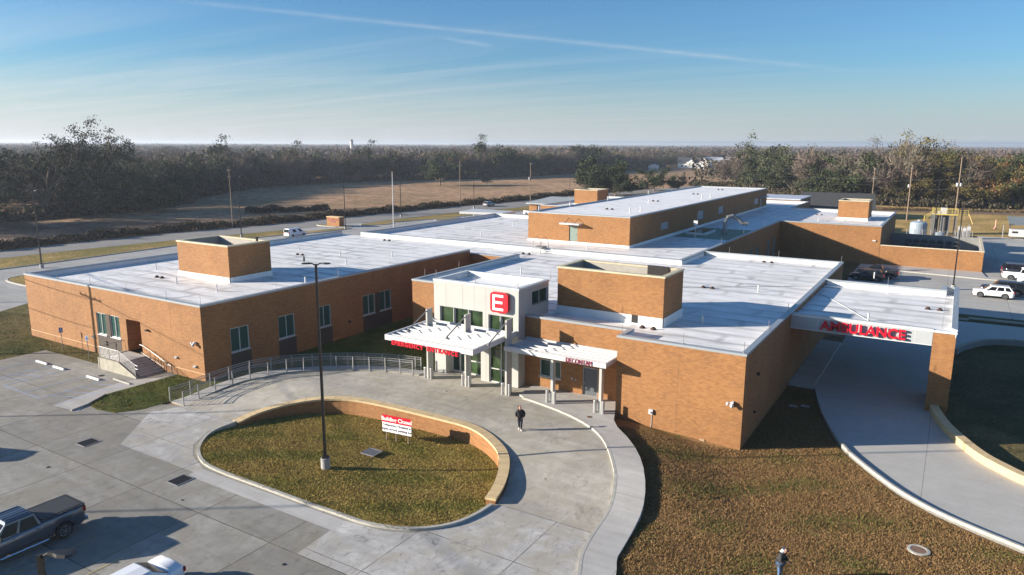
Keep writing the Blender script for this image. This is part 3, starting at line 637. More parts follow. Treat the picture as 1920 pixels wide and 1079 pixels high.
# second roof and courtyard wing
P2=[(-78.2,82.9),(-27.2,82.9),(-27.2,138),(-10.6,138),(-10.6,170),(-31,170),(-31,190),(-60,190),(-60,121),(-78.2,121)]
cwin=[(a-82.9,a+1.9-82.9,1.0,3.85) for a in (112.6,116.4,120.4,128.6,133.2)]
wing(P2,{1:cwin},roof=ROOF,zbase=-.6)
for o in cwin: window((-27.2,82.9),(0,1),(1,0),*o,glass=GLASS)
# white vertical flashing face of the step between the roofs
MB().box(-78.2,-27.15,82.83,82.895,ZR-.02,6.56).build('step_flashing',FLASH,H)
m=MB(); m.box(-27.14,-27.08,82.9,91.6,ZR-.02,6.5); m.build('step_flashing',FLASH,H)
# upper storey
wing([(-54,92.7),(-37.9,92.7),(-37.9,175),(-54,175)],{0:[(-47.2+54,-45.85+54,6.45,8.65)],1:[(a-92.7,b-92.7,7.42,c) for a,b,c in ((105.0,108.4,8.45),(122.9,126.5,8.9),(135.6,139.1,8.8),(163.3,167.3,8.55))]},zr=10.2,zp=10.42,roof=ROOFU,zbase=ZR-.05,pw=.25)
m=MB(); m.box(-54.1,-37.84,92.62,92.69,ZR-.02,6.42); m.box(-37.89,-37.82,92.62,175,ZR-.02,6.45); m.build('base_flashing',FLASH,H)
for a,b,c in ((105.0,108.4,8.45),(122.9,126.5,8.9),(135.6,139.1,8.8),(163.3,167.3,8.55)): window((-37.9,92.7),(0,1),(1,0),a-92.7,b-92.7,7.42,c,mull=0,glass=M('frosted_pane',(.25,.28,.30),.4),frame=GREYP,sill=False)
dm=MB().box(-47.16,-45.9,92.8,92.86,6.46,8.6).build('door',noisy('sage_door',(.17,.22,.19),.5,.06,1.5),H); MB().box(-46.1,-46.0,92.72,92.8,7.35,7.5).build('handle',STEEL,dm)
m=MB(); m.box(-48.2,-45.1,91.5,92.69,8.92,9.12); cn=m.build('door_canopy',WHITE,H); m=MB(); m.bar((-47.4,91.7,9.1),(-47.2,92.68,9.75),.05); m.bar((-45.9,91.7,9.1),(-45.7,92.68,9.75),.05); build_each(m,'tie_rod',DARKM,cn)
m=MB(); m.box(-37.9,-36.6,168.2,171,8.7,8.85); m.build('door_canopy',GREYP,H); MB().box(-37.89,-37.86,168.6,169.8,6.4,8.4).build('door',noisy('tan_door',(.3,.27,.22),.5,.06,1),H)
# low west block behind
wing([(-84,150),(-60.1,150),(-60.1,186),(-84,186)],{},zr=5.8,zp=6.2,zbase=-.4)
# equipment enclosures
def enclosure(x0,x1,y0,y1,z1,open_=True,louver=True,label=None,zb=ZR):
    m=MB(); t=.3
    if open_:
        for a in ((x0,x1,y0,y0+t),(x0,x1,y1-t,y1),(x0,x0+t,y0+t,y1-t),(x1-t,x1,y0+t,y1-t)): m.box(*a,zb-.05,z1-.12)
    else: m.box(x0,x1,y0,y1,zb-.05,z1-.12)
    e=m.build('roof_enclosure',BR,H)
    c=MB(); o=.06
    for a in ((x0-o,x1+o,y0-o,y0+t+.04),(x0-o,x1+o,y1-t-.04,y1+o),(x0-o,x0+t+.04,y0+t+.04,y1-t-.04),(x1-t-.04,x1+o,y0+t+.04,y1-t-.04)): c.box(*a,z1-.14,z1)
    c.build('coping',noisy('tan_coping',(.50,.44,.30),.6,.1,2),e)
    f=MB(); fh=.5 if x0<-60 or x0>-25 else .72
    f.box(x0-.07,x1+.07,y0-.07,y0-.005,zb-.02,zb+fh); f.box(x1+.005,x1+.07,y0-.07,y1+.07,zb-.02,zb+fh); f.box(x0-.07,x0-.005,y0,y1+.07,zb-.02,zb+.5); f.box(x0,x1,y1+.005,y1+.07,zb-.02,zb+.5); f.build('base_flashing',FLASH,e)
    if open_:
        i=MB(); i.box(x0+t,x1-t,y0+t,y1-t,z1-2.2,z1-2.1); i.build('enclosure_floor',ROOF,e)
        l=MB(); l.box(x0+t,x0+t+.02,y0+t,y1-t,z1-2.1,z1-.16); l.box(x0+t,x1-t,y1-t-.02,y1-t,z1-2.1,z1-.16); l.build('inner_lining',noisy('grey_lining',(.33,.31,.27),.8,.1,1.5),e)
        u=MB(); 
        u.box(x0+1.4,x0+2.9,y0+1.5,y0+2.9,z1-2.1,z1-1.0); u.build('fan_unit',GREYP,e)
    return e
e=enclosure(-27.8,-18.55,52.7,57.2,10.12,zb=ZR)
m=MB(); m.box(-21.5,-19.7,56.75,56.95,8.8,10.2); m.build('louvre_screen',DARKM,e)
m=MB(); m.box(-21.1,-20.6,52.59,52.62,ZR+.12,6.85); m.build('scupper',DARKM,e)
e=enclosure(-70.7,-62.35,46.8,52.1,9.88); m=MB(); m.cyl(-62.9,50.9,9.88,10.25,.13,10); m.cyl(-62.9,50.9,10.25,10.32,.2,10); m.build('vent_pipe',DARKM,e)
m=MB(); m.box(-69.9,-69.55,46.69,46.72,ZR+.05,6.5); m.build('scupper',GREYP,e)
enclosure(-19.5,-14.2,152.0,158.5,9.85); 
enclosure(-78.2,-72.2,156,162.4,9.7,zb=5.8)
# tower over the emergency doors
tx0,tx1,ty0,ty1,tz=-36.95,-28.6,47.7,52.6,8.95
tw=MB()
uo=tx0
tops=[(.6,2.0,5.2,6.68,.2),(2.06,3.5,5.2,6.68,.2),(3.56,4.95,5.2,6.68,.2),(5.5,6.6,5.0,6.55,.2),(6.66,7.85,5.0,6.55,.2),(1.15,4.75,.8,4.75,.98),(5.55,7.75,.85,4.9,.2)]
facade(tw,(tx0,ty0),(tx1,ty0),.6,8.8,tops)
facade(tw,(tx1,ty0),(tx1,ty1),.6,8.8,[(2.1,4.75,7.15,8.35,.15)])
facade(tw,(tx1,ty1),(tx0,ty1),6.0,8.8,[]); facade(tw,(tx0,ty1),(tx0,ty0),.6,8.8,[])
T=tw.build('entrance_tower',PANEL,H)
for o in tops[:5]: window((tx0,ty0),(1,0),(0,-1),*o[:4],inset=.2,mull=0,glass=GLASSL,sill=False,frame=WHITE,parent=T,fw=.06)
window((tx1,ty0),(0,1),(1,0),2.1,4.75,7.15,8.35,inset=.15,mull=1,glass=GLASS,sill=True,frame=GREYP,parent=T,fw=.06)
window((tx0,ty0),(1,0),(0,-1),5.55,7.75,.85,4.9,inset=.2,mull=1,glass=GLASSL,sill=False,frame=WHITE,parent=T,fw=.08,bars=(2.0,))
# vestibule at the back of the deep opening: sliding doors
V=lambda a,b,c,e,**k: window((tx0,ty0),(1,0),(0,-1),a,b,c,e,sill=False,parent=T,frame=WHITE,**k)
V(2.95,4.75,.82,4.75,inset=.95,mull=0,glass=GLASSL,fw=.1,bars=(2.0,3.1))
V(1.15,2.9,.82,4.75,inset=.95,mull=1,glass=GLASS,fw=.12,bars=(3.1,),name='sliding_door')
pj=MB()
for x in (1.25,2.95,4.1,5.25,6.0): pj.box(tx0+x,tx0+x+.015,ty0-.006,ty0,6.72,8.75)
for x in (5.25,): pj.box(tx0+x,tx0+x+.015,ty0-.006,ty0,.8,6.7)
pj.box(tx1,tx1+.006,ty0+1.6,ty0+1.615,.8,8.7); build_each(pj,'panel_joint',M('grey_panel_joint',(.30,.30,.29),.6),T)  # joints are a darker grey than the panels
MB().add([(tx0,ty0,8.45),(tx1,ty0,8.45),(tx1,ty1,8.45),(tx0,ty1,8.45)],[(0,1,2,3)]).build('roof',ROOFU,T)
c,f=ring([(tx0,ty0),(tx1,ty0),(tx1,ty1),(tx0,ty1)],(0,1,2,3),8.45,tz,.3,.05); c.build('coping',noisy('pale_tower_coping',(.58,.60,.59),.4,.05,1),T); f.build('parapet_lining',FLASH,T)
# white side panel wall left of the doors with a handrail loop is part of the tower
# emergency canopy
cx0,cx1,cy0,cy1=-37.1,-28.75,41.55,47.68
zc=lambda y: 5.38+(y-cy0)*.012
can=MB(); 
def slab(m,x0,x1,y0,y1,t0,t1):
    m.add([(x0,y0,zc(y0)+t0),(x1,y0,zc(y0)+t0),(x1,y1,zc(y1)+t0),(x0,y1,zc(y1)+t0),(x0,y0,zc(y0)+t1),(x1,y0,zc(y0)+t1),(x1,y1,zc(y1)+t1),(x0,y1,zc(y1)+t1)],[(3,2,1,0),(4,5,6,7),(0,1,5,4),(1,2,6,5),(2,3,7,6),(3,0,4,7)])
slab(can,cx0,cx1,cy0,cy0+.14,-.36,.06); slab(can,cx0,cx0+.14,cy0+.14,cy1-.01,-.36,.06); slab(can,cx1-.14,cx1,cy0+.14,cy1-.01,-.36,.06)
CN=can.build('entrance_canopy',WHITE,H)
cd=MB(); slab(cd,cx0+.14,cx1-.14,cy0+.14,cy1-.01,-.22,-.16); cd.build('canopy_deck',noisy('glossy_pale_deck',(.52,.53,.55),.25,.1,.5),CN)
rb=MB(); k=9
for i in range(k):
    y=cy0+.5+i*(cy1-cy0-.8)/(k-1); slab(rb,cx0+.14,cx1-.14,y-.05,y+.05,-.16,.03)
rb.build('canopy_rib',WHITE,CN)
for x in (-36.23,-32.38,-28.55):
    m=MB(); m.box(x-.07,x+.07,45.72,46.45,.75,6.75) if x<-30 else m.box(x-.07,x+.09,45.72,46.5,.75,6.82)
    m.build('column',PANEL,CN)
    m=MB(); m.tube([(x,45.75,6.6),(x-.0,43.3,zc(43.3)+.1)],.05,8); m.box(x-.06,x+.06,43.2,43.4,zc(43.3)-.05,zc(43.3)+.12); m.build('tie_rod',STEEL,CN)
# decontamination canopy
dx0,dx1,dy0,dy1=-28.45,-19.95,45.3,48.71
m=MB(); m.box(dx0,dx1,dy0,dy0+.12,4.52,4.88); m.box(dx1-.12,dx1,dy0+.12,dy1,4.56,4.88); m.box(dx0,dx1-.14,dy1-.12,dy1,4.5,4.9)
DC=m.build('walkway_canopy',WHITE,H)
m=MB()
for i in range(5): y=dy0+.45+i*.62; m.box(dx0,dx1-.13,y-.045,y+.045,4.66,4.84)
m.build('canopy_rib',WHITE,DC); m=MB(); m.box(dx0,dx1-.15,dy0+.15,dy1-.13,4.62,4.68); m.build('canopy_deck',noisy('canopy_deck',(.42,.40,.39),.4,.08,1),DC)
for x in (-24.58,-20.62):
    m=MB(); m.box(x-.1,x+.1,45.9,46.3,.75,4.62); m.build('column',PANEL,DC)
MB().box(-28.45,-28.25,45.35,45.6,.8,4.5) 
# yard wall with low court
yw=MB(); X0,X1,Y0,Y1=-10.55,4.45,138.0,160
facade(yw,(X0,Y0),(X1,Y0),-.6,3.35); facade(yw,(X1,Y0),(X1,Y1),-.6,3.35,[]); 
yw.build('yard_wall',BR,H)
yi=MB(); yi.box(X0,X1-.02,Y0+.02,Y0+.3,-.3,3.34); yi.box(X1-.3,X1-.02,Y0+.3,Y1,-.3,3.34); yi.box(X0,X1-.3,Y1-.3,Y1,-.3,3.34)
yi.build('yard_wall_inside',CMU,H)
yc=MB(); yc.box(X0,X1+.06,Y0-.06,Y0+.35,3.35,3.47); yc.box(X1-.35,X1+.06,Y0+.35,Y1,3.35,3.47); yc.build('coping',noisy('sand_coping',(.58,.50,.36),.7,.1,2),H)
for i in range(6): 
    pass
sheet('yard_floor',[(X0,Y0+.1),(X1-.1,Y0+.1),(X1-.1,Y1),(X0,Y1)],CMU,.05)
# wall-mounted fittings: cameras, lights
def fit(bm,name,mat,lab=None): return bm.build(name,mat,H)
for (x,y,z) in ((-54.1,36.55,3.35),(-11.35,46.5,3.25)):
    m=MB(); m.box(x-.08,x+.08,y,y+.25,z-.06,z+.1); m.lathe(x,y-.05,[(.04,z-.3),(.12,z-.22),(.13,z-.1),(.06,z)],10); m.lathe(x-.3,y,[(.03,z-.2),(.1,z-.14),(.1,z-.04),(.05,z+.04)],10); m.bar((x-.3,y,z),(x,y+.1,z+.02),.05); m.build('security_camera',WHITE,H)
for (x,y,z) in ((-61.0,36.6,3.5),(-70.05,36.65,1.6),(-57.0,36.68,1.6),(-54.4,36.66,1.2)):
    m=MB(); m.box(x-.16,x+.16,y,y+.19,z-.08,z+.08); m.box(x-.12,x+.12,y-.08,y,z-.06,z+.03); m.build('wall_light',DARKM if z>2 else GREYP,H)
for y in (62.3,): m=MB(); m.box(-53.19,-53.0,54.0,54.2,1.6,1.85); m.build('wall_light',DARKM,H)
m=MB(); m.box(-17.15,-16.85,46.62,46.76,1.3,1.65); m.lathe(-17.0,46.6,[(.09,1.4),(.1,1.46),(.09,1.52)],10); m.tube([(-16.95,46.73,1.3),(-16.95,46.73,.5),(-17.0,46.73,.05)],.02,6); m.build('wall_box',WHITE,H)
MB().box(-13.45,-13.1,46.7,46.76,.0,.25).build('wall_vent',noisy('tan_vent',(.36,.25,.16),.7,.1,4),H)
m=MB(); m.box(-24.35,-24.2,48.66,48.73,2.0,2.15); m.box(-24.0,-23.9,48.66,48.73,1.95,2.1); m.build('door_button',GREYP,H)
m=MB(); m.box(-68.05,-67.8,36.68,36.79,1.05,1.2); m.box(-68.05,-67.8,36.68,36.79,1.3,1.45); m.build('wall_vent',BLACK,H)
m=MB(); m.box(-10.7,-10.5,50.2,50.35,4.3,4.5); m.box(-10.7,-10.55,50.0,50.1,1.6,1.75); m.build('wall_light',DARKM,H)
m=MB(); m.box(-11.8,-11.3,137.8,138.0,4.0,4.2); m.build('wall_light',WHITE,H)
# ------------------------------------------------------------------ roof fittings
vp=MB().lathe(0,0,[(.07,0),(.07,.62),(.09,.62),(.09,.68)],10)
vm_=None
def inst(me_obj,loc,rz=0,s=1,parent=H,name=None):
    o=me_obj.copy(); o.location=loc; o.rotation_euler=(0,0,rz); o.scale=(s,)*3; C.objects.link(o); o.parent=parent; return o
vpo=vp.build('vent_pipe',WHITE,H); vpo.location=(-76,47.5,ZR)
for x,y in ((-66.3,43.5),(-59.6,43.2),(-60.5,61.5),(-74.3,66.8),(-78,58),(-66,66),(-60,69),(-55.6,50.6),(-40.2,67.5),(-16.3,55.6),(-15.6,71.2),(-5.2,63.8),(-4.8,77.2),(-10.8+4,85.5),(-62,92),(-66,108),(-70,99),(-42,88),(-34,131),(-30,150),(-22,146),(-18,149)):
    inst(vpo,(x,y,ZR))
for x,y in ((-53.5,95),(-53.4,105),(-53.5,120),(-53.5,140),(-41,100),(-40.5,103),(-45,118),(-41,135),(-40,137)): inst(vpo,(x,y,10.22),s=1.2)
dn=MB(); 
for dx_ in (-.45,.45):
    dn.lathe(dx_,0,[(.25,0),(.25,.03),(.18,.12),(.12,.2),(.04,.23)],12)
    for a in range(6): dn.bar((dx_+.24*math.cos(a),.24*math.sin(a),.02),(dx_+.08*math.cos(a),.08*math.sin(a),.22),.02)
dno=dn.build('roof_drain',noisy('rusted_iron',(.05,.028,.02),.8,.3,9),H); dno.location=(-70.9,44.6,ZR)
for x,y in ((-70.9,80.5),(-70.8,63.8),(-20.3,70.4),(-19.4,51.8),(-.8,71.4),(-18.9,90.3),(-47,80.2),(-66.1,117.4),(-45.9,179),(-24,160)): inst(dno,(x,y,ZR))
for x,y in ((-46,104),(-46,124),(-46,147),(-46,165)): inst(dno,(x,y,10.22))
lr=MB(); lr.tube([(0,0,0),(0,0,.75)],.018,5); lr.cyl(0,0,0,.06,.06,6); lro=lr.build('lightning_rod',STEEL,H); lro.location=(-82,36.95,6.7)
for x,y in ((-76,36.95),(-70,36.95),(-64,36.95),(-58,36.95),(-53.35,37.0),(-53.35,45),(-53.35,53),(-53.35,61),(-53.35,69),(-46.05,58),(-46.05,64),(-46.05,71),(-19.5,46.95),(-15,46.95),(-10.9,46.95),(-10.9,54),(-10.9,61),(-18,92-.15),(-10.9,91.8),(-24,91.85),(-5,78.75),(.75,72),(-27.3,100),(-27.3,112),(-27.3,125),(-20,138.15),(-12,138.15)): inst(lro,(x,y,6.68))
for x,y in ((-36.8,47.85),(-32.8,47.85),(-28.75,47.85),(-28.75,53.2)): inst(lro,(x,y,8.93))
# step-over ladder
ld=MB()
for s_ in (-.6,.6):
    x=-46.3+s_
    ld.tube([(x,81.6,ZR),(x,81.9,7.6),(x,82.5,8.1),(x,83.1,8.1),(x,83.7,7.6),(x,84.0,ZR)],.035,6)
    ld.bar((x*1,82.2,6.8),(x,83.5,6.8),.06)
for i in range(4): ld.box(-46.9,-45.7,81.7+.12*i,81.9+.12*i,ZR+.2+.16*i,ZR+.24+.16*i); ld.box(-46.9,-45.7,83.7-.12*i,83.9-.12*i,ZR+.2+.16*i,ZR+.24+.16*i)
ld.box(-46.9,-45.7,82.2,83.4,6.85,6.9); ld.build('stepover_ladder',STEEL,H)
hm=MB(); hm.box(-36.6,-33.4,112.8,118.6,ZR,6.45); hm.build('roof_hatch',FLASH,H); MB().box(-36.3,-33.7,113.2,118.2,6.45,6.5).build('skylight_glass',GLASS,H)
MB().add([(-37.4,109,ZR+.004),(-27.7,109,ZR+.004),(-27.7,124,ZR+.004),(-37.4,124,ZR+.004)],[(0,1,2,3)]).build('green_walkpad',noisy('green_membrane',(.20,.26,.17),.7,.12,.6),H)
gn=MB(); gn.cyl(-31.2,115.6,ZR,6.9,.5,14); gn.tube([(-31.2,115.6,6.9),(-31.2,115.7,8.1),(-30.9,115.9,8.9),(-30.2,116.3,9.1),(-29.4,116.8,8.6),(-28.8,117.1,8.0),(-28.0,117.4,7.9)],.3,12); gn.build('gooseneck_vent',STEEL,H)
sp_=MB(); sp_.box(-32.85,-32.78,105.7,105.77,ZR,8.6); sp_.box(-33.1,-32.5,105.6,105.65,8.4,9.1); sp_.build('roof_sign_post',WHITE,H)
cbl=MB()
def cable(pts,r=.03):
    q=smooth_poly([tuple(p) for p in pts],2); cbl.tube([(p[0],p[1],ZR+.03) for p in q],r,5)
cable([(-37.6,60.5),(-30,62),(-24.5,68),(-18,72.5),(-12,77),(-7,77.5)]); cable([(-10.4,73.5),(-8.5,70.5),(-6,65.5),(-5.2,63.9)]); cable([(-61.8,52),(-58,53.5),(-55,54)])
cbl.build('conduit',GREYP,H)
# concrete porch and steps on the west facade
po=empty('entry_steps',(0,0,0),label='concrete porch and steps with steel handrails at the side door',cat='steps')
m=MB(); m.box(-64.5,-61.6,34.35,36.78,-.3,1.0)
ns=6
for i in range(ns):
    x=-61.6+i*.42; z=1.0-(i+1)*1.0/(ns+1); m.box(x,x+.42,34.6,36.78,-.3,z)
m.build('steps',CONW,po)

m2=MB(); pr_=[(-64.6,-.3),(-59.0,-.3),(-59.0,.12),(-61.5,1.06),(-64.6,1.06)]
m2.add([(x,34.12,z) for x,z in pr_]+[(x,34.36,z) for x,z in pr_],[tuple(range(5)),tuple(range(5,10))[::-1]]+[(i,(i+1)%5,(i+1)%5+5,i+5) for i in range(5)])
m2.build('side_wall',PLIN,po)
m2=MB(); m2.box(-64.75,-64.5,34.12,36.78,-.3,1.05); m2.build('side_wall',PLIN,po)
def rail(m,pts,zt,posts,pr=.032,nb=6,base=None,low=.12,ext=0):
    "pts 3d base points; horizontals follow"
    for k in range(nb+1):
        h=low+(zt-low)*k/nb; m.tube([(p[0],p[1],p[2]+h) for p in pts],.014 if k<nb else .03,5)
    for p in posts: m.bar((p[0],p[1],p[2]),(p[0],p[1],p[2]+zt+.02),.055)
r_=MB(); rail(r_,[(-64.6,34.24,1.06),(-61.5,34.24,1.06),(-59.2,34.24,.2)],1.0,[(-64.6,34.24,1.06),(-63.05,34.24,1.06),(-61.5,34.24,1.06),(-59.2,34.24,.2)],nb=8)
r_.tube([(-59.2,34.24,1.2),(-58.8,34.24,1.14),(-58.7,34.24,.98),(-58.8,34.24,.84),(-59.2,34.24,.86)],.025,6); r_.tube([(-64.6,34.24,2.06),(-64.6,36.7,2.06)],.02,6); r_.tube([(-64.6,36.65,1.0),(-64.6,36.65,2.07)],.02,6)
r_.build('railing',STEEL,po)
r_=MB(); r_.tube([(-62.2,36.62,2.0),(-61.6,36.62,1.95),(-58.7,36.62,1.0),(-57.7,36.62,.72)],.03,6); r_.tube([(-61.9,36.5,1.35),(-58.6,36.5,.5)],.02,6)
for x,z in ((-60.6,.85),(-59.4,.45),(-58.3,.2),(-57.5,0)): r_.tube([(x,36.55,z-.2),(x,36.55,z+.85-.05*(x+60))],.028,6)
r_.tube([(-60.6,36.55,1.72),(-59.4,36.55,1.35),(-58.3,36.55,.95),(-57.3,36.55,.15)],.025,6); r_.build('handrail',STEEL,po)
# curved ramp railings
def ramp_rail(path,label,zoff,every,sect):
    t=empty('ramp_railing',(0,0,0),label=label,cat='railing'); P_=[(p[0],p[1],zd(p[0],p[1])+zoff(p)) for p in path]
    m=MB(); 
    for k in range(8):
        h=.13+.13*k; m.tube([(p[0],p[1],p[2]+h) for p in P_],.011,5)
    m.tube([(p[0],p[1],p[2]+1.14) for p in P_],.026,6); m.tube([(p[0],p[1],p[2]+.95) for p in P_],.022,6); m.build('rails',STEEL,t)
    acc=0; last=P_[0]; posts=[P_[0]]
    for p in P_[1:]:
        acc+=(Vector(p)-Vector(last)).length; last=p
        if acc>=every: posts.append(p); acc=0
    posts.append(P_[-1]); posts.append((P_[-1][0]-.0,P_[-1][1],P_[-1][2]))
    for p in posts[:-1]:
        q=MB(); q.box(p[0]-.035,p[0]+.035,p[1]-.035,p[1]+.035,p[2]-.1,p[2]+1.17); q.build('post',STEEL,t)
    return t
def dens(path,st=.25):
    o=[]
    for a,b in zip(path,path[1:]):
        n=max(1,int((Vector(b)-Vector(a)).length/st)); o+=[tuple(Vector(a).lerp(Vector(b),i/n)) for i in range(n)]
    return o+[path[-1]]
zr_=lambda p:.12*sst((p[1]-33)/3)
ramp_rail(dens([p for p in fr if p[0]<-37.6]),'curved steel railing along the entrance drive side of the ramp',zr_,1.25,0)
ramp_rail(dens(br_[:-1]),'curved steel railing along the lawn side of the ramp',zr_,1.45,0)
m=MB(); m.tube([(-35.9,47.55,1.6),(-35.9,47.2,1.6),(-35.8,46.95,1.5),(-35.8,46.95,1.25),(-35.9,47.2,1.18),(-35.9,47.55,1.18)],.028,6)
# bollards at the columns
bo=MB().lathe(0,0,[(.115,0),(.115,.9),(.1,.93)],14).build('bollard',noisy('brushed_steel_bollard',(.52,.52,.52),.35,.05,6,metal=.6),label='x',cat='bollard',group='steel bollards beside the canopy columns')
names=['leftmost canopy column','middle canopy column','right canopy column','left decontamination column','right decontamination column']
i=0
for k,x in enumerate((-36.23,-32.38,-28.57,-24.58,-20.62)):
    for s_,w_ in ((-.32,'left'),(.32,'right')):
        o=bo if i==0 else bo.copy()
        if i: C.objects.link(o)
        i+=1; o.location=(x+s_,45.8,.8 if k<3 else .93); o['label']=f'steel bollard on the {w_} of the {names[k]}'
# ------------------------------------------------------------------ writing
def text_mesh(name,txt,size,depth,mat,loc,xdir,updir,parent=None,bold=0,spacing=1.0,align='LEFT',xs=1,**k):
    cu=bpy.data.curves.new('t','FONT'); cu.body=txt; cu.size=size; cu.extrude=depth/2; cu.offset=bold; cu.space_character=spacing; cu.align_x=align; cu.resolution_u=3
    o=bpy.data.objects.new('t',cu); C.objects.link(o); dg=bpy.context.evaluated_depsgraph_get(); me=bpy.data.meshes.new_from_object(o.evaluated_get(dg)); bpy.data.objects.remove(o); me.name=name; me.materials.clear(); me.materials.append(mat)
    X=Vector(xdir).normalized(); U=Vector(updir).normalized(); N=X.cross(U)
    mt=Matrix((X*xs,U,N)).transposed().to_4x4(); mt.translation=Vector(loc); me.transform(mt)
    q=bpy.data.objects.new(name,me); return link(q,parent=parent,**k)
def measure(o): xs=[v.co for v in o.data.vertices]; return min(v.x for v in xs),max(v.x for v in xs)
# AMBULANCE
sg=empty('ambulance_sign',(0,0,0),label='red standoff letters reading AMBULANCE on the grey canopy fascia',cat='sign')
tx=text_mesh('lettering','AMBULANCE',1.06,.12,REDS,(-8.45,61.38,5.5),(1,0,0),(0,0,1),sg,bold=.028,spacing=1.0)
a,b=measure(tx); s_=(6.12)/(b-a); tx.data.transform(Matrix.Translation((-8.45,0,0))@Matrix.Diagonal((s_,1,1,1))@Matrix.Translation((-a,0,0)))
m=MB()
for i in range(9): x=-8.2+i*.69; m.bar((x,61.6,5.7),(x,61.42,5.7),.03); m.bar((x,61.6,6.1),(x,61.42,6.1),.03)
m.build('standoff_bars',GREYP,sg)
# DECONTAM
sg=empty('decontamination_sign',(0,0,0),label='thin red letters reading DECONTAM on the small canopy fascia',cat='sign')
tx=text_mesh('lettering','DECONTAM',.48,.04,M('maroon_letter',(.30,.008,.05),.4),(-23.12,45.26,4.54),(1,0,0),(0,0,1),sg,bold=-.004)
a,b=measure(tx); s_=2.08/(b-a); tx.data.transform(Matrix.Translation((-23.12,0,0))@Matrix.Diagonal((s_,1,1,1))@Matrix.Translation((-a,0,0)))
# EMERGENCY ENTRANCE along the lower edge of the canopy
sg=empty('emergency_entrance_sign',(0,0,0),label='red block letters reading EMERGENCY ENTRANCE hung along the front canopy edge',cat='sign')
for w,x0,x1 in (('EMERGENCY',-36.3,-33.2),('ENTRANCE',-32.85,-30.0)):
    tx=text_mesh('lettering',w,.48,.10,REDS,(x0,41.46,4.78),(1,0,0),(0,0,1),sg,bold=.018,spacing=1.25)
    a,b=measure(tx); s_=(x1-x0)/(b-a); tx.data.transform(Matrix.Translation((x0,0,0))@Matrix.Diagonal((s_,1,1,1))@Matrix.Translation((-a,0,0)))
MB().box(-36.4,-29.9,41.5,41.54,5.03,5.07).build('mounting_rail',REDS,sg)
# the square E
sg=empty('emergency_e_sign',(0,0,0),label='rounded red square sign with a white letter E high on the white tower',cat='sign')
def rrect(x0,x1,z0,z1,r,y0,y1,n=6):
    p=[]
    for cx_,cz_,a0 in ((x1-r,z1-r,0),(x0+r,z1-r,90),(x0+r,z0+r,180),(x1-r,z0+r,270)):
        for i in range(n+1): a=R(a0+90*i/n); p.append((cx_+r*math.cos(a),cz_+r*math.sin(a)))
    k=len(p); return [(x,y0,z) for x,z in p]+[(x,y1,z) for x,z in p],[tuple(range(k)),tuple(range(k,2*k))[::-1]]+[(i,(i+1)%k,(i+1)%k+k,i+k) for i in range(k)]
v_,f_=rrect(-31.05,-29.4,6.88,8.52,.3,47.35,47.66); m=MB(); m.add(v_,f_); m.build('sign_box',RED,sg)
m=MB(); y=47.32
m.box(-30.80,-30.60,y,47.345,7.06,8.34)
for z in (7.06,7.62,8.15): m.box(-30.60,-29.80 if z!=7.62 else -29.88,y,47.345,z,z+.19)
m.build('letter',WSIGN,sg)
# closed-building banner
sg=empty('closed_sign',(-31.6,36.35,0),R(6),label='red and white Building Closed notice leaning before the curved wall',cat='sign')
zb=-.42+.15; w=1.2
m=MB(); m.box(-w,w,-.03,0,.55,1.25-.0); fb=m.build('white_panel',WSIGN,sg); fb.location=(0,0,-.30)
m=MB(); m.box(-w,w,-.03,0,1.25,1.78); fr_=m.build('red_panel',RED,sg); fr_.location=(0,0,-.30)
text_mesh('lettering','Building Closed',.40,.012,WSIGN,(0,-.037,1.08),(1,0,0),(0,0,1),sg,bold=.008,align='CENTER')
text_mesh('lettering','Temporary Hospital is',.255,.012,DTXT,(0,-.037,.70),(1,0,0),(0,0,1),sg,align='CENTER',bold=.002)
text_mesh('lettering','open across parking lot',.255,.012,DTXT,(0,-.037,.40),(1,0,0),(0,0,1),sg,align='CENTER',bold=.002)
m=MB()
for x in (-.9,-.1,.9): m.bar((x,.03,-.5),(x,.03,1.5),.07); m.bar((x,.03,1.1),(x+.1,1.1,-.45),.06)
m.bar((-1.1,.06,.4),(1.1,.06,.4),.06); m.build('wood_frame',WOODP,sg)
# street monument
sg=empty('monument_sign',(-131,129.5,GZ),R(0),label='low tan brick monument with small red lettering by the road entrance',cat='sign')
m=MB(); m.box(-2.15,2.15,-.35,1.2,0,2.35); m.build('brick_body',BR,sg); MB().box(-2.25,2.25,-.42,1.27,2.35,2.5).build('cap',STONE,sg)
text_mesh('lettering','General Hospital',.50,.05,M('mauve_letter',(.36,.05,.10),.5),(0,-.38,1.62),(1,0,0),(0,0,1),sg,align='CENTER',bold=.012)
text_mesh('lettering','EMERGENCY',.30,.05,M('plum_letter',(.30,.06,.12),.5),(0,-.38,1.15),(1,0,0),(0,0,1),sg,align='CENTER',bold=.01)
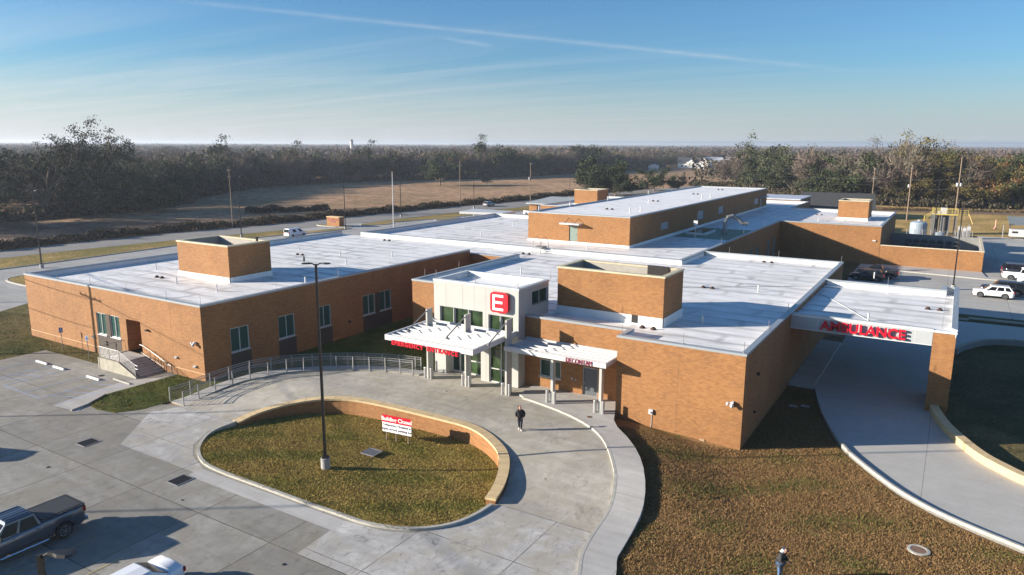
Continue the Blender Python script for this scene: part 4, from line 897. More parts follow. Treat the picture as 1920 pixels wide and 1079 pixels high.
# disabled-bay signs
def bay_sign(x,y,rz,h,label,bluef):
    t=empty('parking_sign',(x,y,0),rz,label=label,cat='sign'); MB().cyl(0,0,-.1,h,.03,8).build('post',STEEL,t)
    m=MB(); m.box(-.16,.16,-.045,-.03,h-.5,h); m.build('sign_plate',WSIGN if not bluef else M('blue_plate',(.10,.16,.42),.5),t)
    m=MB(); c=WSIGN if bluef else M('blue_ink',(.03,.08,.4),.5)
    m.lathe(0,0,[(.03,0),(.03,.01)],10); 
    mm=MB(); mm.box(-.025,.025,-.056,-.046,h-.12,h-.07); mm.box(-.02,.02,-.056,-.046,h-.26,h-.13); mm.box(-.02,.08,-.056,-.046,h-.28,h-.25); mm.box(.06,.09,-.056,-.046,h-.38,h-.27)
    for i in range(9):
        a=R(150+i*22); mm.box(-.02+.09*math.cos(a)-.012,-.02+.09*math.cos(a)+.012,-.056,-.046,h-.31+.09*math.sin(a)-.012,h-.31+.09*math.sin(a)+.012)
    mm.build('wheelchair_symbol',c,t); return t
bay_sign(-68.5,35.3,R(28),2.25,'white disabled parking sign on a thin post in the grass strip',False)
bay_sign(-73.9,35.7,R(60),2.2,'blue disabled parking sign on a thin post at the far left of the grass strip',True)
# ------------------------------------------------------------------ lamps, poles, wires
def lamp(x,y,h,label,heads=2,rz=0,base=True,z=0,src=None):
    t=empty('street_lamp',(x,y,z),rz,label=label,cat='street lamp',group='dark parking lot lamps')
    if base: MB().lathe(0,0,[(.29,-.2),(.29,.62),(.26,.66)],20).build('concrete_base',noisy('lamp_base_concrete',(.45,.43,.40),.8,.15,4) if src is None else src,t)
    zb=.66 if base else 0
    m=MB(); m.box(-.17,.17,-.17,.17,zb,zb+.1); m.box(-.20,.20,-.20,.20,zb,zb+.03); m.add([(-.085,-.085,zb),(.085,-.085,zb),(.085,.085,zb),(-.085,.085,zb),(-.06,-.06,h),(.06,-.06,h),(.06,.06,h),(-.06,.06,h)],[(0,1,5,4),(1,2,6,5),(2,3,7,6),(3,0,4,7),(4,5,6,7)]); m.build('pole',DARKM,t)
    for s_ in ((1,-1) if heads==2 else (1,)):
        m=MB(); m.tube([(0,0,h-.10),(s_*.13,0,h-.02),(s_*.26,0,h+.05)],.04,8)
        # shoebox head: tapering neck widening into a flat head
        pr=[(.22,.045,.04),(.36,.08,.05),(.50,.155,.045),(.72,.175,.04),(.81,.15,.03),(.86,.09,.02)]
        vs=[]
        for u,w_,th in pr:
            zt=h+.05+(u-.3)*-.02
            vs+=[(s_*u,-w_,zt-th),(s_*u,w_,zt-th),(s_*u,w_*.8,zt+th*.7),(s_*u,-w_*.8,zt+th*.7)]
        fs=[(0,1,2,3),(20,23,22,21)]
        for i in range(5):
            for j in range(4): fs.append((i*4+j,i*4+(j+1)%4,(i+1)*4+(j+1)%4,(i+1)*4+j))
        m.add(vs,fs); m.build('lamp_head',DARKM,t)
    return t
CB=noisy('lamp_concrete',(.34,.33,.31),.8,.15,4)
lamp(-32.15,30.15,12.95,'tall dark twin-head lamp on the grass island with a bird on it',2,R(33),src=CB,z=.05)
for (x,y,h,l,hd,rz) in ((-18.1,7.65,10.2,'dark lamp head rising at the bottom left beside the pickup',1,R(31),),
    (-126.1,59.2,12.5,'dark lamp at the far left edge beyond the west wing',2,R(31)),
    (-132.5,103.2,13.1,'dark lamp standing behind the west roof enclosure',2,R(31)),
    (-124.6,126.8,10.4,'dark lamp beside the brick monument sign',2,R(31)),
    (-133.2,157.5,12.9,'dark lamp right of the white flagpole at the road edge',1,R(31)),
    (-132,192,12.3,'dark lamp near the silver car on the road',1,R(31)),
    (-127.3,250,10.1,'dark lamp beyond the large oak tree at the road',1,R(31)),
    (.7,119.3,12.1,'dark lamp standing in the east lot before the low yard wall',2,R(10)),
    (-3.9,188,12.6,'thin dark lamp standing by the yellow platform',2,R(10)),
    (-67.6,-.9,12.9,'lamp left of the view whose shadow crosses the lot',2,R(31)),
    (-79.5,9.2,12.9,'lamp left of the view whose shadow crosses the disabled bays',2,R(31))):
    lamp(x,y,h,l,hd,rz,src=CB)
# bird on the lamp
bt=MB(); 
bt.lathe(0,0,[(.01,.0),(.05,.05),(.06,.13),(.045,.2),(.04,.24),(.045,.28),(.03,.32),(.005,.34)],8)
bt.bar((.0,.0,.06),(-.16,0,-.02),.05,.02); bt.bar((.03,0,.29),(.09,0,.28),.015); bt.bar((-.01,.02,-.07),(0,.02,.03),.01); bt.bar((-.01,-.02,-.07),(0,-.02,.03),.01)
bd=bt.build('bird',BLACK,label='small dark bird perched on the tall lamp over the island',cat='bird'); bd.location=(-32.75,29.8,13.15)
# flagpole
fp=empty('flagpole',(-116.5,134.9,GZ),label='tall bare white flagpole with a gold ball',cat='flagpole'); MB().lathe(0,0,[(.25,0),(.25,.1),(.14,.15),(.13,3),(.07,13.4)],12).build('pole',WHITE,fp); MB().lathe(0,0,[(.01,13.4),(.13,13.5),(.13,13.62),(.01,13.72)],10).build('finial',noisy('gilt_ball',(.6,.35,.12),.4,.05,5),fp)
# utility poles and wires
POLE={}
def upole(key,x,y,h,label,arms=((.96,1.3),),rz=R(75),mat=WOODP,xf=0,r=.15,z=0):
    t=empty('utility_pole',(x,y,z),rz,label=label,cat='utility pole',group='wooden utility poles'); m=MB(); m.cyl(0,0,-.2,h,r,8,r*.65); m.build('pole',mat,t)
    for f,w_ in arms:
        m=MB(); m.box(-w_,w_,-.06,.06,h*f-.06,h*f+.06); m.build('crossarm',mat,t)
        m=MB(); 
        for s_ in (-.95,-.45,.45,.95): m.lathe(w_*s_,0,[(.05,h*f+.06),(.07,h*f+.12),(.04,h*f+.24)],6)
        m.build('insulators',GREYP,t)
    for i in range(xf):
        m=MB(); m.cyl(.35*(1 if i%2 else -1),.28*(1 if i<2 else -1),h*.60,h*.60+.8,.24,10); m.build('transformer',GREYP,t)
    POLE[key]=(x,y,h); return t
upole('a',-149.7,114.3,14.7,'wooden utility pole farthest left beside the road brush',((.93,.4),(.82,.3)),R(75),mat=WOODP)
upole('b',-141,197,14.6,'wooden utility pole across the road from the silver car',((.90,.9),(.84,.3)),R(75))
upole('c',-125.6,217,14.0,'wooden utility pole left of the hipped metal roof',((.97,.5),),R(75),xf=1)
upole('c2',-135.5,290,13.0,'wooden utility pole far along the road past the oaks',((.95,1.0),),R(75))
upole('h',-160,60,14,'wooden utility pole left of the view by the field edge',((.93,.6),),R(75))
upole('g',-112,371,13.5,'grey utility pole in front of the distant eastern woods',((.9,.6),),R(75),xf=1)
upole('d',-23.3,256.5,13.5,'pale utility pole behind the east roof enclosure',((.95,.3),(.74,.4)),R(10),r=.17)
upole('e',-11.4,225,15.2,'pale utility pole left of the white tank',((.93,.3),),R(10),xf=1,r=.2)
upole('f',-.2,209.4,17.5,'pale utility pole with transformers right of the yellow platform',((.6,1.3),),R(10),xf=4,r=.2)
upole('s1',-84.9,26.2,12.35,'utility pole left of the view casting a crossarm shadow on the west facade',((.975,1.25),(.845,1.25)),R(-20),r=.17)
upole('s2',-110,38,12.3,'utility pole beyond the left edge linked by wires',((.975,1.2),),R(-20),r=.16)
def wire(p,q,sag,label,r=.03,n=14):
    m=MB(); p,q=Vector(p),Vector(q); m.tube([p.lerp(q,i/n)-Vector((0,0,sag*4*(i/n)*(1-i/n))) for i in range(n+1)],r,4,cap=False); return m.build('power_line',WIRE,label=label,cat='power line',group='overhead power lines')
def wires(a,b,hs,sag,lab,r=.03):
    A=POLE[a];B=POLE[b]
    for i,(ha,hb,o) in enumerate(hs): wire((A[0],A[1]+o,A[2]*ha),(B[0],B[1]+o,B[2]*hb),sag*(1+.2*i),f'{lab}, {["top","second","third","lowest"][i]} wire',r)
wires('h','a',((.95,.95,0),(.85,.83,.3),(.7,.7,0)),1.4,'power line over the field left of the road')
wires('a','b',((.95,.92,0),(.83,.84,.3),(.7,.7,0)),1.6,'power line along the road before the woods')
wires('b','c2',((.92,.95,.6),(.84,.8,0),(.7,.65,0)),1.6,'power line from the road pole toward the oaks')
wires('c','c2',((.97,.95,0),(.8,.8,.2)),1.0,'power line past the hipped metal roof')
wires('c2','g',((.95,.9,0),(.8,.7,0)),1.4,'power line crossing before the big oak crowns')
wires('g','d',((.9,.95,0),(.7,.74,0),(.55,.6,0)),1.4,'power line running before the eastern woods')
wires('d','e',((.95,.93,0),(.74,.75,0),(.6,.62,0)),.7,'power line between the two pale east poles')
wires('e','f',((.93,.9,0),(.75,.72,0),(.6,.58,0)),.4,'power line above the yellow platform')
wires('s1','s2',((.97,.97,.5),(.85,.84,-.5),(.6,.6,0)),.9,'power line left of the west wing')
wire((-84.9,26.2,10.5),(-40,0,10.5),1.0,'power line left of the view over the lot')
# ------------------------------------------------------------------ vehicles
TYRE=M('tyre_rubber',(.018,.018,.018),.8); RIM=noisy('alloy_rim',(.45,.46,.48),.3,.05,8,metal=.8); HEADL=glassm('headlight_glass',(.55,.57,.6),.1); TAIL=glassm('tail_light_red',(.30,.008,.01),.15); TRIM=M('black_trim',(.025,.025,.027),.5); CHROME=M('chrome_trim',(.6,.62,.65),.15,.9)
def paint(name,c,metal=0.0,rough=.3): return M(name,c,rough,metal,Coat_Weight=.7,Coat_Roughness=.05)
SP={ # L,W, wheel radius, axles(x from front), clearance, deck profile (x/L,z), cabin (base0,top0,top1,base1 in m from front), belt z, roof z
 'pickup':dict(L=5.9,W=2.03,r=.42,ax=(1.0,4.72),c=.42,deck=[(0,.86),(.012,1.08),(.05,1.16),(.245,1.25),(.62,1.31),(.63,1.36),(.97,1.38),(1,1.30)],cab=(1.5,2.2,3.5,3.72),belt=1.24,roof=1.93,win=[(.07,.47),(.53,.95)],tail=(1.0,1.28)),
 'suv':dict(L=4.75,W=1.9,r=.37,ax=(.95,3.75),c=.28,deck=[(0,.70),(.012,.90),(.05,.97),(.25,1.08),(.8,1.12),(.97,1.10),(1,.98)],cab=(1.15,1.95,4.15,4.62),belt=1.05,roof=1.70,win=[(.12,.40),(.44,.70),(.75,.95)],tail=(.86,1.1)),
 'big_suv':dict(L=5.4,W=2.04,r=.42,ax=(1.0,4.2),c=.34,deck=[(0,.8),(.012,1.02),(.05,1.1),(.24,1.2),(.8,1.24),(.97,1.22),(1,1.1)],cab=(1.35,2.0,4.95,5.3),belt=1.18,roof=1.93,win=[(.10,.36),(.40,.66),(.70,.96)],tail=(.9,1.25)),
 'jeep':dict(L=4.5,W=1.88,r=.38,ax=(.9,3.55),c=.36,deck=[(0,.78),(.012,1.0),(.04,1.08),(.25,1.12),(.97,1.14),(1,1.05)],cab=(1.2,1.65,4.1,4.4),belt=1.1,roof=1.78,win=[(.08,.40),(.44,.74),(.78,.97)],tail=(.9,1.1)),
 'sedan':dict(L=4.75,W=1.84,r=.33,ax=(.92,3.7),c=.2,deck=[(0,.52),(.012,.68),(.06,.76),(.24,.90),(.78,.98),(.86,1.06),(.97,1.07),(1,.95)],cab=(1.15,1.95,3.25,4.15),belt=.92,roof=1.45,win=[(.14,.46),(.50,.86)],tail=(.72,.92)),
 'van':dict(L=5.0,W=1.98,r=.34,ax=(.9,3.95),c=.25,deck=[(0,.7),(.012,.85),(.05,.95),(.16,1.12),(.8,1.18),(1,1.15)],cab=(.75,1.7,4.85,4.97),belt=1.12,roof=1.96,win=[(.06,.26),(.48,.72)],tail=(.9,1.3))}
def car(kind,x,y,z,heading,pm,label,cat,group=None,glass=GLASSC,rimc=RIM,flare=False):
    s=SP[kind]; L,W_,r_w,c=s['L'],s['W'],s['r'],s['c']; t=empty('parked_'+{'pickup':'pickup_truck','big_suv':'suv','jeep':'suv','suv':'suv','sedan':'car','van':'van'}[kind] if cat!='moving' else 'moving_car',(x,y,z),heading,label=label,cat=cat if cat!='moving' else 'car',group=group)
    hw=W_/2; X=lambda u:u-L/2   # +x is rearward, front at -L/2
    def prof(u):
        q=u/L; d=s['deck']
        for (a,za),(b,zb_) in zip(d,d[1:]):
            if a<=q<=b: return za+(zb_-za)*(q-a)/(b-a)
        return d[-1][1]
    us=sorted(set([0,.03,.08,.16,.3,.45]+[L-v for v in (0,.03,.08,.16,.3)]+[L*i/36 for i in range(37)]+[p[0]*L for p in s['deck']]+[a+q*(r_w*1.18) for a in s['ax'] for q in (-1,-.999,-.9,-.75,-.55,-.3,0,.3,.55,.75,.9,.999,1)]))
    vs=[];nr=11
    for u in us:
        zt=prof(u); zbm=c
        for a in s['ax']:
            d=abs(u-a); rr=r_w*1.18
            if d<rr: zbm=max(zbm,r_w+math.sqrt(max(0,rr*rr-d*d)))
        e=min(u,L-u); tp=1-.16*(1-min(1,e/.55))**2.2; 
        if e<.16: tp-=.05*(1-e/.16)
        lift=.10*(1-min(1,e/.25))
        zb_=max(c+lift,zbm); zb_=min(zb_,zt-.05); h=zt-zb_
        w=hw*tp
        half=[(w*.95,zb_),(w,zb_+h*.25),(w*1.0,zb_+h*.6),(w*.975,zb_+h*.86),(w*.91,zt-.012)]
        ring=half+[(0,zt+.03)]; pts=[(-a,b) for a,b in half]+[(0,zt+.03)]+[(a,b) for a,b in half[::-1]]
        vs+=[(X(u),a,b) for a,b in pts]
    k=len(us); fs=[tuple(range(nr))[::-1],tuple((k-1)*nr+i for i in range(nr))]
    for i in range(k-1):
        for j in range(nr-1): fs.append((i*nr+j,i*nr+j+1,(i+1)*nr+j+1,(i+1)*nr+j))
    m=MB(); m.add(vs,fs); body=m.build('body',pm,t,smooth=False)
    for p in body.data.polygons: p.use_smooth=len(p.vertices)==4
    # underbody
    m=MB(); m.box(X(.25),X(L-.25),-hw*.8,hw*.8,c-.03,c+.12)
    m.box(X(.3),X(L-.3),-hw*.72,hw*.72,c+.12,s['belt']-.15); m.build('chassis',BLACK,t)
    # cabin
    b0,t0,t1,b1=s['cab']; B,Rf=s['belt'],s['roof']; wb=hw*.93; wt=hw*.76
    cb0=max(B,prof(b0))-.02; cb1=max(B,prof(b1))-.05
    def cp(u,v,side): # u along 0..1, v up 0..1
        xa=b0+(b1-b0)*u; xb=t0+(t1-t0)*u; zb__=B-.03
        return Vector((X(xa+(xb-xa)*v),side*(wb+(wt-wb)*v),zb__+(Rf-.06-zb__)*v))
    vs=[];n=9
    for i in range(n+1):
        u=i/n
        xr=t0+(t1-t0)*u; cz=Rf+.0*math.sin(math.pi*u)
        row=[cp(u,0,-1),cp(u,1,-1),Vector((X(xr+.06*(1-2*u)),-wt*.86,Rf)),Vector((X(xr+.06*(1-2*u)),0,Rf+.035)),Vector((X(xr+.06*(1-2*u)),wt*.86,Rf)),cp(u,1,1),cp(u,0,1)]
        vs+=row
    fs=[]
    for i in range(n):
        for j in range(6): fs.append((i*7+j,i*7+j+1,(i+1)*7+j+1,(i+1)*7+j))
    fs+=[tuple(range(7))[::-1],tuple(n*7+j for j in range(7))]
    m=MB(); m.add(vs,fs); cab=m.build('cabin',pm,t)
    # glazing
    for side in (-1,1):
        for (a,b) in s['win']:
            o=Vector((0,side*.012,0)); q=[cp(a,.10,side)+o,cp(b,.10,side)+o,cp(min(b,.98),.88,side)+o,cp(a,.88,side)+o]
            m=MB(); m.add(q,[(0,1,2,3)]); m.build('side_window',glass,cab)
    def glz(u,s0,nm):
        q=[cp(u,.06,-1),cp(u,.06,1),cp(u,.95,1),cp(u,.95,-1)]; ins=[Vector((p.x+s0*.02,p.y*(.95 if kind=='sedan' else .9),p.z+.012)) for p in q]
        m=MB(); m.add(ins,[(0,1,2,3)]); m.build(nm,glass,cab)
    glz(0,-1,'windscreen'); glz(1,1,'rear_window')
    # wheels
    for a in s['ax']:
        for side in (-1,1):
            yy=side*(hw-.11); m=MB(); pr=[(r_w*.62,-.11),(r_w*.9,-.115),(r_w,-.07),(r_w,.07),(r_w*.9,.115),(r_w*.62,.11)]
            nn=24; vs=[]
            for rr,w in pr:
                for j in range(nn): an=2*math.pi*j/nn; vs.append((X(a)+rr*math.cos(an),yy+w*side,r_w+rr*math.sin(an)))
            fs=[]
            for i in range(5):
                for j in range(nn): fs.append((i*nn+j,i*nn+(j+1)%nn,(i+1)*nn+(j+1)%nn,(i+1)*nn+j))
            fs+=[tuple(range(nn))[::-1],tuple(5*nn+j for j in range(nn))]
            m.add(vs,fs); wh=m.build('wheel',TYRE,t)
            m=MB(); yo=yy+side*.1
            for j in range(6):
                an=2*math.pi*j/6+.3; m.bar((X(a),yo+side*.018,r_w),(X(a)+r_w*.6*math.cos(an),yo+side*.014,r_w+r_w*.6*math.sin(an)),.075 if r_w>.36 else .06,.03)
            for j in range(18):
                an=2*math.pi*j/18; a2=2*math.pi*(j+1)/18; m.bar((X(a)+r_w*.6*math.cos(an),yo+side*.014,r_w+r_w*.6*math.sin(an)),(X(a)+r_w*.6*math.cos(a2),yo+side*.014,r_w+r_w*.6*math.sin(a2)),.03)
            m.build('rim',rimc,wh)
    # lights, bumper, handles, mirrors
    for side in (-1,1):
        zt=prof(.06); m=MB(); m.obox((X(.10),side*hw*.74,zt-.13),(.16,0,0),(0,hw*.34,0),(0,0,.13)); m.build('headlight',HEADL,t)
        z0,z1=s['tail']; m=MB(); m.obox((X(L-.06),side*hw*.82,(z0+z1)/2),(.13,0,0),(0,.16,0),(0,0,z1-z0)); m.build('tail_light',TAIL,t)
        m=MB(); m.obox((X(b0+.32),side*(hw+.10),B+.12),(.10,0,0),(0,.2,0),(0,0,.16)); m.build('side_mirror',pm if kind!='pickup' else TRIM,t)
        for (a,b) in s['win'][:2]:
            xx=b0+(b1-b0)*b-.12; m=MB(); m.obox((X(xx),side*(hw+.008),B-.13),(.19,0,0),(0,.03,0),(0,0,.035)); m.build('door_handle',CHROME if kind=='pickup' else pm,t)
    m=MB(); m.obox((X(.02),0,c+.16),(.14,0,0),(0,W_*.84,0),(0,0,.2)); m.obox((X(L-.0),0,c+.14),(.16,0,0),(0,W_*.86,0),(0,0,.2)); m.build('bumper',CHROME if kind=='pickup' else TRIM,t)
    m=MB(); m.obox((X(.012),0,prof(.05)-.16),(.06,0,0),(0,W_*.5,0),(0,0,.2)); m.build('grille',TRIM,t)
    m=MB(); m.obox((X(L+.01),0,s['tail'][0]-.12),(.03,0,0),(0,.36,0),(0,0,.12)); m.build('number_plate',WSIGN,t)
    for side in (-1,1): m=MB(); m.obox(((X(s['ax'][0]+r_w*1.3)+X(s['ax'][1]-r_w*1.3))/2,side*hw*.97,c+.05),(s['ax'][1]-s['ax'][0]-2.6*r_w,0,0),(0,.1,0),(0,0,.1)); m.build('sill_trim',TRIM,t)
    if kind=='pickup':
        m=MB(); m.box(X(3.80),X(5.74),-hw*.80,hw*.80,1.385,1.40+.03); m.build('bed_cover',M('tonneau_vinyl',(.035,.035,.036),.6),t)
        m=MB(); 
        for side in (-1,1): m.box(X(3.78),X(5.86),side*hw*.9-.05,side*hw*.9+.05,1.37,1.42)
        m.box(X(5.78),X(5.88),-hw*.85,hw*.85,1.30,1.43); m.build('bed_rail',TRIM,t)
        for side in (-1,1):
            m=MB(); m.tube([(X(1.7),side*(hw+.05),.36),(X(3.9),side*(hw+.05),.36)],.05,6); m.build('running_board',CHROME,t)
        m=MB()
        for i in range(5): yv=-.5+.25*i; m.box(X(2.3),X(3.4),yv-.015,yv+.015,Rf+.0,Rf+.045)
        m.build('roof_ribs',pm,t)
    if kind in('suv','big_suv','jeep'):
        m=MB()
        for side in (-1,1): m.tube([(X(t0+.15),side*wt*.82,Rf+.0),(X(t0+.3),side*wt*.82,Rf+.07),(X(t1-.3),side*wt*.82,Rf+.07),(X(t1-.1),side*wt*.82,Rf)],.02,6)
        build_each(m,'roof_rail',TRIM if kind!='big_suv' else CHROME,t)
    return t
PW=paint('white_car_paint',(.78,.79,.80)); PB=paint('black_car_paint',(.012,.012,.014)); PG=paint('blue_grey_metallic',(.10,.115,.14),.55,.3); PS=paint('silver_car_paint',(.45,.46,.47),.4); PM_=paint('dark_maroon_paint',(.02,.012,.012))
U=R(90) # heading: model front is -x; rotate so that front points to -Y => +90
car('pickup',-38.42,15.35,0,R(90),PG,'dark blue-grey pickup truck with covered bed at the lower left','pickup truck')
car('sedan',-29.35,15.55,0,R(90),PW,'white sedan cut by the bottom edge with dark rear window','car')
car('suv',5.35,115.9,-.0,R(0),PW,'white crossover parked nearest in the east lot','suv')
car('big_suv',6.6,118.9,0,R(0),PB,'black three-row suv parked just behind the white crossover','suv')
car('jeep',10.9,129.0,0,R(0),PW,'boxy white suv at the right edge behind the black suv','suv')
car('pickup',9.9,133.3,0,R(180),PW,'white pickup truck behind the boxy white suv','pickup truck')
car('big_suv',9.7,137.9,0,R(180),PM_,'dark maroon suv with rear facing left in the east lot','suv')
car('pickup',-9.5,124.2,0,R(0),PB,'black pickup truck in the shaded courtyard','pickup truck')
car('suv',-10.6,120.9,0,R(0),PB,'black car half hidden behind the canopy roof edge','suv')
car('suv',-132.6,201.5,GZ,R(-90),PS,'silver crossover driving along the road','moving')
car('van',-123.6,110.3,GZ,R(-90),PW,'white delivery van on the rear lot beyond the west wing','van')
car('pickup',-104.6,182.5,GZ,R(180),PW,'white pickup truck beside the upper storey brick corner','pickup truck')
car('suv',-99.5,148.6,GZ,R(-20),PW,'white car parked under the flat white carport','car')
car('big_suv',-57.6,16.4,0,R(20),PB,'dark suv left of the view casting a rounded shadow on the lot','suv')
# ------------------------------------------------------------------ small buildings and plant
t=empty('carport',(0,0,0),label='low white flat carport roof behind the west roof',cat='carport')
m=MB(); m.add([(-103.2,143.8,3.5),(-92.3,146.3,3.5),(-92.2,152,3.5),(-104.8,152.3,3.5),(-103.2,143.8,4.05),(-92.3,146.3,4.05),(-92.2,152,4.05),(-104.8,152.3,4.05)],[(3,2,1,0),(4,5,6,7),(0,1,5,4),(1,2,6,5),(2,3,7,6),(3,0,4,7)]); m.build('roof',WHITE,t)
for x,y in ((-102.4,145),(-93.2,147),(-93.2,151),(-103.8,151)): MB().cyl(x,y,GZ,3.5,.15,8).build('column',GREYP,t)
t=empty('metal_roof_entry',(0,0,0),label='hipped pale metal roof left of the upper storey',cat='porch')
m=MB(); x0,x1,y0,y1=-100.6,-80,171.2,182; a=[(x0,y0,4.5),(x1,y0,4.5),(x1,y1,4.5),(x0,y1,4.5),(x0+5,(y0+y1)/2,6.1),(x1-2,(y0+y1)/2,6.1)]
m.add(a,[(0,1,5,4),(1,2,5),(2,3,4,5),(3,0,4),(3,2,1,0)]); m.add([(x0,y0,4.2),(x1,y0,4.2),(x1,y1,4.2),(x0,y1,4.2),(x0,y0,4.5),(x1,y0,4.5),(x1,y1,4.5),(x0,y1,4.5)],[(0,1,5,4),(1,2,6,5),(2,3,7,6),(3,0,4,7)]); m.build('roof',noisy('standing_seam_roof',(.30,.33,.33),.4,.05,1),t)
m=MB()
for i in range(40):
    x=x0+.6+i*.6; 
    if x>x1-.5: break
    f=min(1,(x-x0)/5) if x<x0+5 else 1
    m.bar((x,y0,4.54),(x,y0+(y1-y0)/2*f,4.54+1.6*f),.09,.1)
m.build('seam_ribs',noisy('seam_rib',(.72,.75,.74),.4,.05,1),t)
MB().box(x0+3,x1,y0+1.5,y1-2,GZ,4.2).build('wall',WHITE,t); MB().box(x0+.6,x0+3,y0+.9,y0+3,GZ,4.2).build('pillar',BR,t)
# house in the distance
def gable(x0,x1,y0,y1,h,rh,axis,mw,mr,t):
    m=MB(); m.box(x0,x1,y0,y1,0,h); 
    if axis=='x': m.add([(x0,y0,h),(x0,y1,h),(x0,(y0+y1)/2,h+rh),(x1,y0,h),(x1,y1,h),(x1,(y0+y1)/2,h+rh)],[(0,1,2),(3,5,4)])
    else: m.add([(x0,y0,h),(x1,y0,h),((x0+x1)/2,y0,h+rh),(x0,y1,h),(x1,y1,h),((x0+x1)/2,y1,h+rh)],[(0,1,2),(3,5,4)])
    m.build('wall',mw,t); r=MB(); o=.7
    if axis=='x':
        c=(y0+y1)/2; r.add([(x0-o,y0-o,h-.15),(x1+o,y0-o,h-.15),(x1+o,c,h+rh+.15),(x0-o,c,h+rh+.15),(x0-o,y1+o,h-.15),(x1+o,y1+o,h-.15)],[(0,1,2,3),(3,2,5,4)])
    else:
        c=(x0+x1)/2; r.add([(x0-o,y0-o,h-.15),(x0-o,y1+o,h-.15),(c,y1+o,h+rh+.15),(c,y0-o,h+rh+.15),(x1+o,y0-o,h-.15),(x1+o,y1+o,h-.15)],[(0,1,2,3),(3,2,5,4)])
    r.build('roof',mr,t)
SLATE=noisy('dark_shingle',(.05,.055,.065),.8,.1,1)
t=empty('farmhouse',(-207,655,0),R(14),label='white farmhouse with dark gabled roofs and a porch in the far clearing',cat='house')
HW=noisy('farmhouse_siding',(.86,.86,.82),.6,.05,1)
gable(-15,4,-2,9,4.4,5.0,'x',HW,SLATE,t); gable(2,12,-6,10,4.8,5.5,'y',HW,SLATE,t); gable(-7,-1,-4,-1.9,6.0,2.6,'y',HW,SLATE,t)
for x in (-14,-10,-6,-2): MB().box(x,x+.3,-4,-3.7,0,3.6).build('porch_post',WHITE,t)
for x,z in ((-12,1),(-8,1),(4.5,1),(8.2,1)): MB().box(x,x+1.4,-6.06 if x>2 else -2.06,-5.99 if x>2 else -1.99,z,z+1.8).build('window',GLASS,t)
t=empty('metal_barn',(-193,690,0),R(14),label='long barn roof shining white behind the farmhouse',cat='barn'); gable(-16,16,-6,8,7.2,2.2,'x',GREYP,WHITE,t)
t=empty('garden_shed',(-222,590,0),R(10),label='small white shed alone left of the farmhouse',cat='shed'); gable(-3.8,3.8,-3,4,3.4,1.2,'y',HW,noisy('shed_roof',(.6,.6,.58),.6,.05,1),t); MB().box(-.8,.8,-3.05,-2.99,0,2.4).build('door',WHITE,t)
t=empty('dark_roof_house',(-29,232,0),R(8),label='low house with a broad dark shingle roof behind the east wing',cat='house'); gable(-10.5,8,-9,9,2.9,3.6,'x',GREYP,noisy('charcoal_shingle',(.045,.047,.048),.9,.12,1),t)
t=empty('flat_roof_annex',(-40,206,0),label='flat blue-grey roofed annex behind the upper storey',cat='building'); MB().box(-9,5,-6,10,0,6.2).build('wall',BR,t); MB().box(-9.2,5.2,-6.2,10.2,6.2,6.5).build('roof',noisy('blue_grey_roof',(.45,.48,.55),.5,.1,.5),t)
# distant silo
t=empty('concrete_silo',(-765,798,0),label='pale cylindrical silo tower on the left horizon',cat='silo'); MB().cyl(0,0,0,24.5,2.3,20).build('shaft',noisy('silo_concrete',(.55,.55,.53),.8,.1,.3),t); MB().cyl(0,0,24.5,26.6,2.4,20).build('top',noisy('dark_silo_cap',(.2,.2,.2),.7,.1,.5),t); m=MB(); m.box(-14,-3,-3,3,0,14.5); m.box(3,12,-3,3,0,13.5); m.build('mill_building',WHITE,t)
# fans in the yard
fu=empty('cooling_unit',(0,0,0),label='x',cat='cooling unit',group='rows of dark cooling units in the walled yard')
MB().box(-.52,.52,-1.0,1.0,1.9,2.95).build('casing',M('dark_casing',(.025,.027,.03),.5),fu); m=MB(); 
for s_ in (-.55,.55): m.cyl(0,s_,2.95,3.03,.42,14)
m.build('fan_ring',BLACK,fu); m=MB(); 
for a in (-.5,.4):
    for b in (-.95,.85): m.box(a,a+.1,b,b+.1,.0,1.9)
m.box(-.45,.45,-1.06,-1.0,2.0,2.3); m.build('legs',STEEL,fu)
def copytree(o):
    c=o.copy(); C.objects.link(c)
    for ch in list(o.children): d=ch.copy(); C.objects.link(d); d.parent=c
    return c
rowl=['front row','middle row','back row']; i=0
ords=['leftmost','second','third','fourth','fifth','sixth','rightmost']
for r_i,y in enumerate((141.2,147.2,153.4)):
    for k in range(7):
        o=fu if i==0 else copytree(fu); i+=1; o.location=(-7.1+k*1.29,y,.06); o['label']=f'dark cooling unit, {ords[k]} of the {rowl[r_i]} in the walled yard'
# white tank, small tank
t=empty('storage_tank',(-7.0,187.5,0),label='large white tank in painted shade tones with ribbed dome behind the yard wall',cat='tank'); MB().lathe(0,0,[(1.75,0),(1.75,2.9),(1.6,3.2),(.9,3.45),(.3,3.55)],24).build('shell',TANK,t); m=MB(); m.cyl(0,0,3.5,3.75,.3,12); m.build('hatch',WHITE,t)
t=empty('storage_tank',(-2.6,184.5,0),label='small pale tank low behind the yard wall',cat='tank'); MB().lathe(0,0,[(.95,0),(.95,1.35),(.8,1.5),(.2,1.6)],18).build('shell',TANK,t); MB().cyl(0,0,1.55,1.7,.2,10).build('hatch',WHITE,t)
